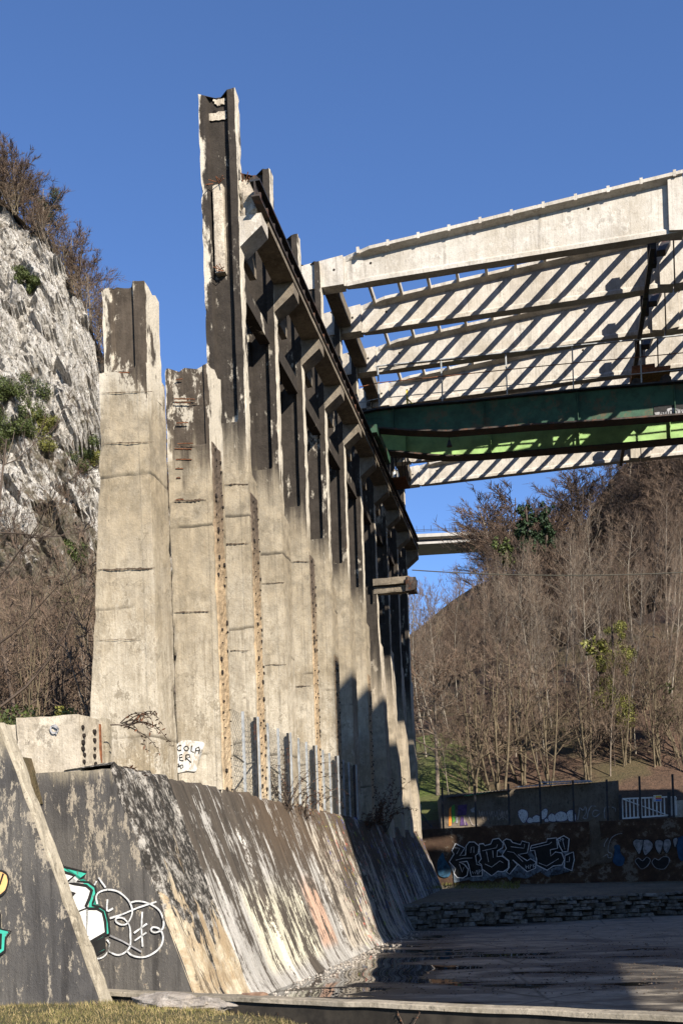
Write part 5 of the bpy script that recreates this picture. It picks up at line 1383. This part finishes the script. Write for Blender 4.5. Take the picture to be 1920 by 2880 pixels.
def plant_tree(kind, loc, H, label, group, name='bare_tree', cat='tree', wide=1.0, k=None):
    a, b = protos[kind][rnd.randrange(len(protos[kind])) if k is None else k]
    t = thing(name, label, cat, loc, group); s_ = H / PH_[kind]
    t.scale = (s_ * wide, s_ * wide, s_); t.rotation_euler = (0, 0, rnd.uniform(0, 6.28))
    for nm, me in (('trunk', a), ('crown', b)):
        o = bpy.data.objects.new(nm, me); COL.objects.link(o); o.parent = t
    return t
# thicket of slender pale trees behind the hut
r2 = random.Random(77)
n = 0
for row_, (Y0, cnt, H0) in enumerate([(52, 16, 7.0), (57, 24, 8.2), (63, 27, 8.6), (70, 25, 8.2)]):
    for k in range(cnt):
        a = 130 + (1150 - 130) * (k + r2.uniform(.05, .95)) / cnt
        Y = Y0 + r2.uniform(-2.5, 2.5); X = a / 3000 * Y
        if row_ == 0 and 180 < a < 330 and r2.random() < .8: continue
        H = H0 * r2.uniform(.75, 1.12)
        if row_ == 0: H *= .8
        kind = 'slim' if r2.random() > (.3 if row_ == 0 else .06) else 'bushy'
        if kind == 'bushy': H *= .6
        plant_tree(kind, (X, Y, hill_h(X, Y)), H, 'slender bare pale-brown tree in the dense thicket behind the hut' if kind == 'slim' else 'low many-stemmed bare tree in the thicket behind the hut', 'trees of the thicket' if kind == 'slim' else 'low bare trees of the thicket', wide=r2.uniform(.72, 1.05)).rotation_euler = (r2.gauss(0, .04), r2.gauss(0, .05), r2.uniform(0, 6.28))
for k in range(26):                                     # undergrowth between the trunks
    a = 330 + (1150 - 330) * (k + r2.random()) / 26; Y = r2.uniform(53, 60); X = a / 3000 * Y
    plant_tree('shrub', (X, Y, hill_h(X, Y) - .1), r2.uniform(2.0, 3.6), 'bare brown undergrowth shrub among the thicket trunks', 'undergrowth shrubs of the thicket', 'bare_shrub', 'shrub', wide=1.5)
# round bushy trees right behind the hut
for k, (px, Y, H) in enumerate([(1330, 49, 6.8), (1400, 49.5, 7.6), (1470, 50.5, 7.2), (1540, 50, 6.4), (1650, 50, 6.0), (1760, 51, 5.6), (1850, 50.5, 6.0), (1925, 51, 6.2)]):
    X = (px - 960 + 8) / 3000 * Y
    plant_tree('bushy', (X, Y, hill_h(X, Y)), H, 'rounded many-stemmed bare tree behind the hut and gate, %s from the left' % ['first', 'second', 'third', 'fourth', 'fifth', 'sixth', 'seventh', 'last'][k], 'rounded bare trees behind the hut', wide=1.15)
tX = (1228 - 950) / 3000 * 50
plant_tree('oak', (tX, 50, hill_h(tX, 50)), 6.5, 'small dark-trunked bare tree on the sunny green slope', None)
# wooded hillside
def hill_trees(n, Ya, Yb, aa, ab, seed, kind, H0, lab, grp):
    r3 = random.Random(seed)
    for k in range(n):
        Y = Ya + (Yb - Ya) * (k + r3.random()) / n; a = r3.uniform(aa, ab); X = a / 3000 * Y
        plant_tree(kind, (X, Y, hill_h(X, Y) - .2), H0 * r3.uniform(.75, 1.2), lab, grp, wide=r3.uniform(1.3, 1.9))
HG = 'bare trees of the right-hand hillside'; HLb = 'bare dark-brown tree in the wood covering the right-hand hillside'
hill_trees(92, 78, 132, 430, 1120, 5, 'far', 6.2, HLb, HG)
hill_trees(30, 112, 134, 440, 720, 6, 'far', 8.5, HLb, HG)
hill_trees(36, 78, 115, 520, 1120, 8, 'oak', 6.2, 'tall bare tree with dark trunk high on the right-hand hillside', 'dark-trunked trees on the right-hand hillside')
for k in range(22):
    Y = r2.uniform(80, 118); X = r2.uniform(140, 380) / 3000 * Y
    plant_tree('shrub', (X, Y, hill_h(X, Y) - .2), r2.uniform(3.0, 4.6), 'bare shrub on the skyline slope beside the last column', 'shrubs on the slope beside the last column', 'bare_shrub', 'shrub', wide=1.6)
# ivy covered trees
def leaf_cloud(name, centres, n, size, mat, parent, seed):
    r3 = np.random.RandomState(seed); V = []
    C = np.array([c[0][:] for c in centres]); Rr = np.array([c[1] for c in centres])
    idx = r3.choice(len(C), n, p=Rr ** 2 / (Rr ** 2).sum())
    d = r3.normal(size=(n, 3)); d /= np.linalg.norm(d, axis=1)[:, None]
    P = C[idx] + d * Rr[idx][:, None] * (r3.uniform(.25, 1, n) ** .6)[:, None]
    a = r3.normal(size=(n, 3)); a /= np.linalg.norm(a, axis=1)[:, None]; b = np.cross(a, d + .3); b /= np.linalg.norm(b, axis=1)[:, None] + 1e-9
    s_ = (size * r3.uniform(.6, 1.3, n))[:, None]
    V = np.stack([P - a * s_, P + b * s_ * .6, P + a * s_, P - b * s_ * .6], 1).reshape(-1, 3)
    Fc = (np.arange(n) * 4)[:, None] + np.array([[0, 1, 2, 3]])
    return add_obj(name, np_mesh(name, V, Fc, mat), None, parent)
def ivy_tree(px, py0, py1, Y, label, mat, wide=.9, n=5000, size=.11, lean=0.0):
    b = atY(px, py1, Y); t_ = atY(px + lean, py0, Y); 
    t = thing('ivy_tree', label, 'tree', b)
    mb = MB(); mb.bar(b - ZV * 1, b.lerp(t_, 1), .16, .06, n=7); mb.build('trunk', mat_barkdk, t)
    r3 = random.Random(int(px)); cs = []
    for k in range(26):
        f = k / 25; c = b.lerp(t_, f) + Vector((r3.uniform(-.8, .8) * wide, r3.uniform(-.5, .5), r3.uniform(-.3, .3)))
        cs.append((c, wide * r3.uniform(.28, .8) * (1 - .45 * f)))
    o = leaf_cloud('ivy', cs, n, size, mat, t, int(px)); o.matrix_parent_inverse = t.matrix_basis.inverted()
    return t
ivy_tree(1722, 1760, 2010, 51, 'tree clothed in yellow-green ivy standing in the thicket', mat_ivyyl, .85, 15000, .038)
mbx = ivy_tree(1690, 1815, 1835, 51, 'ivy-covered side limb reaching left from the ivy tree', mat_ivyyl, .5, 700, .09, -30)
ivy_tree(1490, 1425, 1560, 92, 'tall dark ivy-clad tree on the skyline of the wooded hill', mat_evg, .9, 3600, .13, -12)
ivy_tree(1535, 1420, 1540, 96, 'second dark ivy-clad tree close behind on the wooded hill', mat_evg, .8, 2600, .13)
ivy_tree(1430, 1520, 1580, 84, 'small bright green ivy clump leaning over the wood edge', mat_ivy, .7, 1300, .11, -25)
ivy_tree(1872, 1930, 2010, 52, 'thin ivy strand on a tree near the right edge', mat_ivy, .4, 500, .09)
# left: trees on the cliff top
r2 = random.Random(9)
for k in range(36):
    X = -31 + 19.0 * (k + r2.random()) / 36; z = interp(CT, X)
    Y = 85.5 + r2.uniform(0, 7)
    plant_tree('oak' if r2.random() < .7 else 'far', (X + .4, Y, z - 1.6), r2.uniform(4.2, 6.4) * (1.0 if X < -19.5 else .85), 'bare tree growing along the top of the white cliff', 'trees on the cliff top', wide=1.15)
for k in range(44):
    X = -30 + 18 * (k + r2.random()) / 44; z = interp(CT, X)
    plant_tree('shrub', (X + .5, 84.2 + r2.uniform(0, 2), z - .9), r2.uniform(1.8, 3.2), 'reddish-brown bare shrub on the brow of the white cliff', 'shrubs on the cliff brow', 'bare_shrub', 'shrub', wide=1.6)
for k in range(3):
    X = [-13.9, -12.6, -11.9][k]; plant_tree('oak', (X, 84, interp(CT, X) - 1.0), 6.0, 'bare tree top showing between the two cut-down piers', 'trees between the piers')
# shrubs clinging to the cliff
def cliff_at(X, f): return cliff_pt((X + 46) / 50.0, f)
for k in range(70):
    X = r2.uniform(-29, -11); f = r2.uniform(.02, .62) ** 1.0
    if f > .42 and r2.random() < .55: f *= .5
    p = cliff_at(X, f)
    plant_tree('shrub', p + Vector((0, -.1, -.2)), r2.uniform(1.8, 4.2), 'bare brown shrub clinging to the white cliff', 'shrubs clinging to the cliff', 'bare_shrub', 'shrub', wide=1.3)
for k, (px, py, rr, m_) in enumerate([(62, 795, 1.1, mat_ivy), (97, 800, .7, mat_ivy), (25, 1110, 1.2, mat_ivy), (100, 1125, 1.4, mat_ivy), (40, 1215, 1.5, mat_ivy), (126, 1215, 1.1, mat_ivyyl), (97, 1180, .8, mat_ivyyl), (235, 1280, 1.2, mat_ivy), (270, 1280, 1.0, mat_ivyyl), (225, 1555, .9, mat_ivy), (130, 590, 1.2, mat_evg), (190, 1690, .8, mat_ivy), (235, 1720, 1.2, mat_ivy)]):
    if py < 760: p = atY(px, py, 88)
    else:
        p = atY(px, py, 62)
        # march along the ray to meet the cliff face
        r_ = ray(px, py); best = None
        for q in range(60):
            Yq = 48 + q * .7; pt = ORG + r_ * Yq
            f = (pt.z - 8) / max(1, interp(CT, pt.x) - 8)
            if 0 < f < 1 and cliff_at(pt.x, f).y <= Yq + .2: best = pt; break
        p = best or p
    t = thing('ivy_bush', 'green ivy bush on the left cliff, %s' % ['large upper clump on bare rock', 'small one beside the large upper clump', 'at the left edge of the middle shelf', 'brownish one on the middle shelf', 'broad one below the middle shelf', 'bright yellow-green upright one', 'small yellow one above the upright one', 'beside the left pier, lower', 'yellow one touching the left pier', 'small one low near the pier', 'dark one under the cliff-top trees', 'dim one in the lower scrub', 'tall one in the lower scrub by the pier'][k], 'bush', p)
    r3 = random.Random(k); cs = [(Vector((r3.uniform(-.8, .8) * rr, r3.uniform(-.6, .2), r3.uniform(-.9, .9) * rr)), rr * r3.uniform(.3, .6)) for _ in range(9)]
    o = leaf_cloud('foliage', cs, int(5000 * rr), .055, m_, t, k); o.matrix_parent_inverse = Matrix()
# left lower scrub and the two near bare trees
for k in range(46):
    Y = r2.uniform(24, 52); a = r2.uniform(-1020, -560); X = a / 3000 * Y
    plant_tree('shrub' if Y < 36 else 'bushy', (X, Y, bank_h(X, Y) - .2), r2.uniform(2.2, 4.0) if Y < 36 else r2.uniform(4, 7.0), 'bare brown scrub bush behind the low wall at the left' , 'scrub behind the left wall', 'bare_shrub', 'shrub', wide=1.2)
LB = dict(limbs=12, start=.12, el=.5, len=.5, tap=.3, br=5, tw=5, trop=.10, tr=.006, rt=.06, lean=.25)
protos['lean'] = [tree_proto(s, 5.5, LB, mat_barkdk, mat_twigdk) for s in (51, 53)]; PH_['lean'] = 5.5
for k, (px, Y, H, lb) in enumerate([(15, 22, 7.0, 'bare dark tree with long curving branches at the far left edge'), (75, 26, 6.0, 'bare leaning tree between the left edge and the broad pier')]):
    X = (px - 960 + 10) / 3000 * Y; t = plant_tree('lean', (X, Y, bank_h(X, Y)), H, lb, None, k=k); t.rotation_euler = (0, .12, .8 + k)
# yellow-green undergrowth at the foot of the scrub
for k in range(8):
    Y = r2.uniform(15, 22); X = (r2.uniform(0, 230) - 950) / 3000 * Y
    t = thing('low_bush', 'low yellow-green bush just above the wall at the left', 'bush', (X, Y, bank_h(X, Y)), 'low bushes above the left wall')
    cs = [(Vector((r2.uniform(-.5, .5), r2.uniform(-.3, .3), r2.uniform(0, .5))), r2.uniform(.1, .25)) for _ in range(6)]
    o = leaf_cloud('foliage', cs, 420, .035, mat_ivyyl if k % 2 else mat_ivy, t, k + 60); o.matrix_parent_inverse = Matrix()
# dry shrubs growing from the wall joints
def dry_shrub(loc, label, H, n, spread, droop, seed, dirs=None, leaf=.03):
    r3 = random.Random(seed); t = thing('dry_shrub', label, 'shrub', loc); segs = []; lv = []
    for k in range(n):
        az_ = r3.uniform(0, 6.28); d = dirs(r3) if dirs else Vector((math.cos(az_) * spread, math.sin(az_) * spread, 1.0)).normalized()
        p = Vector((r3.uniform(-.12, .12), r3.uniform(-.25, .25), -.05)); L = H * r3.uniform(.5, 1.0); m_ = 9; rad = .008
        for q in range(m_):
            d = (d + Vector((r3.uniform(-1, 1), r3.uniform(-1, 1), r3.uniform(-1, 1))) * .16 - ZV * droop * q / m_).normalized()
            p2_ = p + d * (L / m_); segs.append((p, p2_, rad * (1 - q / m_ * .7), rad * (1 - (q + 1) / m_ * .7)))
            if q > 1:
                for _ in range(3):
                    e = Vector((r3.uniform(-1, 1), r3.uniform(-1, 1), r3.uniform(-.8, .5))).normalized(); lv.append((p2_, p2_ + e * leaf * r3.uniform(.8, 2.6)))
            p = p2_
    V, Fc = tubes(segs, 4); o = add_obj('stems', np_mesh('stems', V, Fc, mat_barkdk), None, t); o.matrix_parent_inverse = Matrix()
    mb = MB()
    for a, b in lv:
        d = (b - a); s_ = d.cross(Vector((.3, .5, .8))).normalized() * leaf * .32; mid_ = a.lerp(b, .5)
        mb.add([a, mid_ + s_, b, mid_ - s_], [(0, 1, 2, 3)])
    o = mb.build('leaves', mat_dryleaf, t); o.matrix_parent_inverse = Matrix(); o['kind'] = 'stuff'
    return t
dry_shrub(F(W0 - .05, cuY(12.0), Z_BASE + .55), 'dry brown-leaved branches hanging from the low stub by the left pier', .75, 9, .8, .5, 3, dirs=lambda r3: Vector((r3.uniform(.4, 1), r3.uniform(-.3, .3), r3.uniform(-.2, .7))).normalized(), leaf=.03)
dry_shrub(F(W0 + .02, cuY(12.1), Z_BASE + .1), 'small dry brown-leaved sprig at the top of the lichen slab', .35, 5, .8, .6, 4, dirs=lambda r3: Vector((r3.uniform(.4, 1), r3.uniform(-.3, .3), r3.uniform(-.3, .3))).normalized(), leaf=.03)
dry_shrub(F(W0 + .06, cuY(18.6), Z_BASE - .05), 'tall dry shrub growing in front of the chain-link fence', 1.35, 26, .5, .35, 5, leaf=.028)
dry_shrub(F(W0 + .10, cuY(19.6), Z_BASE - .15), 'second dry shrub right of the chain-link fence, drooping over the slab', 1.15, 24, .6, .6, 6, leaf=.028)
dry_shrub(F(W0 + .08, cuY(28.5), Z_BASE - .15), 'sunlit dry shrub against the far columns', 1.7, 34, .4, .3, 7, leaf=.05)
dry_shrub(F(W0 + .08, cuY(26.0), Z_BASE - .2), 'shaded dry shrub at the foot of the far columns', 1.0, 20, .6, .5, 8, leaf=.045)

# ================================================================= FOREGROUND GRASS, ROCKS, PEBBLES
GS = [(-9, .40), (.3, .43), (1.3, .43), (2.0, .37), (2.8, .27), (4.5, .14), (12, .05)]
def grass_z(X, Y): return interp(GS, (Vector((X, Y, 0)) - Vector((K0.x, K0.y, 0))).dot(kd)) + .035 * noise.noise(Vector((X * .9, Y * .9, 0))) + .015 * noise.noise(Vector((X * 4, Y * 4, 0)))
def grass_fn(s, t):
    # from the kerb's near side back to the camera
    p = K0 + kd * (-4 + s * 16) + kn * (.10 + t * 12.0); e = max(0, 1 - t * 12 / .35)
    return Vector((p.x, p.y, grass_z(p.x, p.y) - .03 * e))
struct(gridf('grass_verge', mat_grassd, 120, 100, grass_fn))
rs_ = np.random.RandomState(4); nbl = 60000
s1 = rs_.uniform(-.5, 5.0, nbl); t1 = .12 + rs_.uniform(0, 1, nbl) ** 1.3 * 3.4
kd_, kn_ = np.array(kd), np.array(kn); Pg = np.array(K0)[None] + kd_[None] * s1[:, None] + kn_[None] * t1[:, None]
zz = np.array([grass_z(x, y) for x, y in Pg[:, :2]]); Pg[:, 2] = zz - .03 * np.clip(1 - t1 / .35, 0, 1) - .004
keep = np.array([noise.noise(Vector((x * 1.7, y * 1.7, 5))) + rs_.uniform(-.45, .45) > -.25 for x, y in Pg[:, :2]]); Pg = Pg[keep]
def blades(P, hmin, hmax, wd, mat, nm, seed):
    r3 = np.random.RandomState(seed); n = len(P); an = r3.uniform(0, 6.28, n); h = r3.uniform(hmin, hmax, n)
    sx = np.stack([np.cos(an), np.sin(an), np.zeros(n)], 1) * wd; ln = r3.normal(size=(n, 3)) * .5; ln[:, 2] = 1; ln /= np.linalg.norm(ln, axis=1)[:, None]
    V = np.stack([P - sx, P + sx, P + ln * h[:, None]], 1).reshape(-1, 3); Fc = (np.arange(n) * 3)[:, None] + np.array([[0, 1, 2]])
    o = add_obj(nm, np_mesh(nm, V, Fc, mat)); o['kind'] = 'stuff'; return o
n2 = len(Pg) // 2
o = blades(Pg[:n2], .015, .05, .003, mat_blade, 'grass', 1); o['label'] = 'short green grass of the foreground verge'; o['category'] = 'grass'
o = blades(Pg[n2:], .015, .055, .003, mat_blade2, 'dry_grass', 2); o['label'] = 'straw-coloured dry grass mixed into the foreground verge'; o['category'] = 'grass'
# ledge weeds
Pw = np.array([tuple(atZ(rnd.uniform(1195, 1460), rnd.uniform(2480, 2500), .9)) for _ in range(1500)])
o = blades(Pw, .03, .16, .012, mat_ivyyl, 'ledge_grass', 3); o['label'] = 'yellow-green weeds on the ledge at the foot of the back wall'; o['category'] = 'grass'
def rock(px, py, sx, sy, sz, mat, label, seed, zb=None, rz=None):
    bm = bmesh.new(); bmesh.ops.create_icosphere(bm, subdivisions=4, radius=1)
    off = Vector((seed * 3.3, seed, 0))
    for v in bm.verts:
        p = v.co.copy(); q = Vector((round(p.x * 1.6) / 1.6, round(p.y * 1.6) / 1.6, round(p.z * 2) / 2)); p = p.lerp(q, .35)
        p *= 1 + .28 * noise.noise(p * 1.3 + off) + .10 * noise.noise(p * 4 + off) + .04 * noise.noise(p * 11 + off)
        v.co = Vector((p.x * sx, p.y * sy, p.z * sz))
    me = bpy.data.meshes.new('rock'); bm.to_mesh(me); bm.free()
    o = add_obj('rock', me, mat); p_ = atZ(px, py, .42); zg = grass_z(p_.x, p_.y) if zb is None else zb
    o.location = atZ(px, py, zg); o.rotation_euler = (0, 0, math.atan2(kd.y, kd.x) if rz is None else rz)
    tag(o, label, 'rock', 'flat rocks along the kerb'); return o
rock(480, 2822, .36, .13, .085, mat_palerock, 'long flat pale rock lying against the kerb, nearest the buttress', 1)
rock(590, 2826, .30, .12, .075, mat_palerock, 'flat pale rock in the middle of the kerb rocks', 2)
rock(715, 2828, .20, .11, .11, mat_brownrock, 'rounded reddish-brown rock beside the kerb', 3)
rock(835, 2842, .30, .12, .085, mat_palerock, 'grey flat rock right of the brown one', 4)
rock(430, 2815, .16, .10, .06, mat_palerock, 'small pale rock next to the buttress foot', 5)
rock(1110, 2872, .10, .07, .04, mat_palerock, 'small rock in the grass near the bottom edge', 6)
rock(1300, 2885, .13, .08, .06, mat_palerock, 'pale rock at the bottom edge of the photo', 7)
rock(1015, 2866, .06, .05, .03, mat_palerock, 'tiny stone in the grass by the kerb', 8)
rock(465, 2775, .36, .15, .30, mat_broken, 'heap of broken pale concrete at the foot of the dark wall end', 9, zb=.30, rz=0)
rock(318, 2840, .04, .03, .02, mat_palerock, 'white pebble at the foot of the buttress', 10, zb=.39)
# pebbles and broken bits along the foot of the slope
pb = MB(); r3 = random.Random(12)
for k in range(420):
    u = r3.uniform(cuY(11.5), cuY(26)); w = slope_w(0) + .12 + abs(r3.gauss(0, .25)); s_ = r3.uniform(.008, .028) * (2 if r3.random() < .06 else 1)
    c = F(w, u, s_ * .4); an = r3.uniform(0, 6.28)
    vs = [c + Vector((math.cos(an + q * 1.57) * s_ * r3.uniform(.7, 1.2), math.sin(an + q * 1.57) * s_ * r3.uniform(.7, 1.2), -s_ * .4)) for q in range(4)] + [c + ZV * s_ * .7 + Vector((r3.uniform(-1, 1), r3.uniform(-1, 1), 0)) * s_ * .3]
    pb.add(vs, [(0, 1, 4), (1, 2, 4), (2, 3, 4), (3, 0, 4)])
o = pb.build('pebbles', mat_palerock); o['kind'] = 'stuff'; o['label'] = 'pale pebbles and crumbs along the foot of the slope'; o['category'] = 'pebbles'
db = MB()
for k in range(1500):
    q = atZ(r3.uniform(820, 1960), r3.uniform(2600, 2800), 0); s_ = r3.uniform(.006, .02) * (1.8 if r3.random() < .1 else 1)
    an = r3.uniform(0, 6.28); vs = [q + Vector((math.cos(an + j * 2.09) * s_ * r3.uniform(.7, 1.4), math.sin(an + j * 2.09) * s_ * r3.uniform(.7, 1.4), .012)) for j in range(3)] + [q + ZV * (.014 + s_ * .6)]
    db.add(vs, [(0, 1, 3), (1, 2, 3), (2, 0, 3)])
o = db.build('floor_litter', mat_barkdk); o['kind'] = 'stuff'; o['label'] = 'dead leaves and grit scattered over the basin floor'; o['category'] = 'litter'
# a few tall weeds by the kerb
for k, (px, py, H) in enumerate([(1165, 2862, .22), (1362, 2878, .2), (1180, 2868, .16), (1080, 2860, .12), (760, 2848, .1)]):
    dry_shrub(atZ(px, py, .36), 'thin dry weed stalks beside the kerb, %s from the left' % ['third', 'fifth', 'fourth', 'second', 'first'][k], H, 4, .5, .1, 20 + k, leaf=.012)
# grass edge on the wall end (rank growth along the bank)
# ================================================================= ADDED SHADOW CASTERS, OUT OF FRAME ON THE RIGHT (throw the big shadow)
def shade_block(w0, w1, u0, u1, z0, z1, label, nm='shadow_block'):
    o = MB().boxf(w0, w1, u0, u1, z0, z1).build(nm, mat_shadow_block); return tag(o, label, 'shade blocker')  # unseen box added to throw shade into the basin
shade_block(10.6, 17.5, 5.0, 12.1, -.3, 20.5, 'tall added shadow block, unseen to the right of the basin')
shade_block(10.6, 17.5, 12.2, 22.2, -.3, 14.3, 'low added shadow block between two taller ones, right of the basin')
shade_block(10.6, 17.5, 22.3, 36.0, -.3, 16.2, 'long added shadow block at the far right of the basin')
shade_block(10.4, 11.1, -3.5, 4.9, 9.6, 12.6, 'raised slab added to shade the floor, beside the tall shadow block', 'shadow_slab')
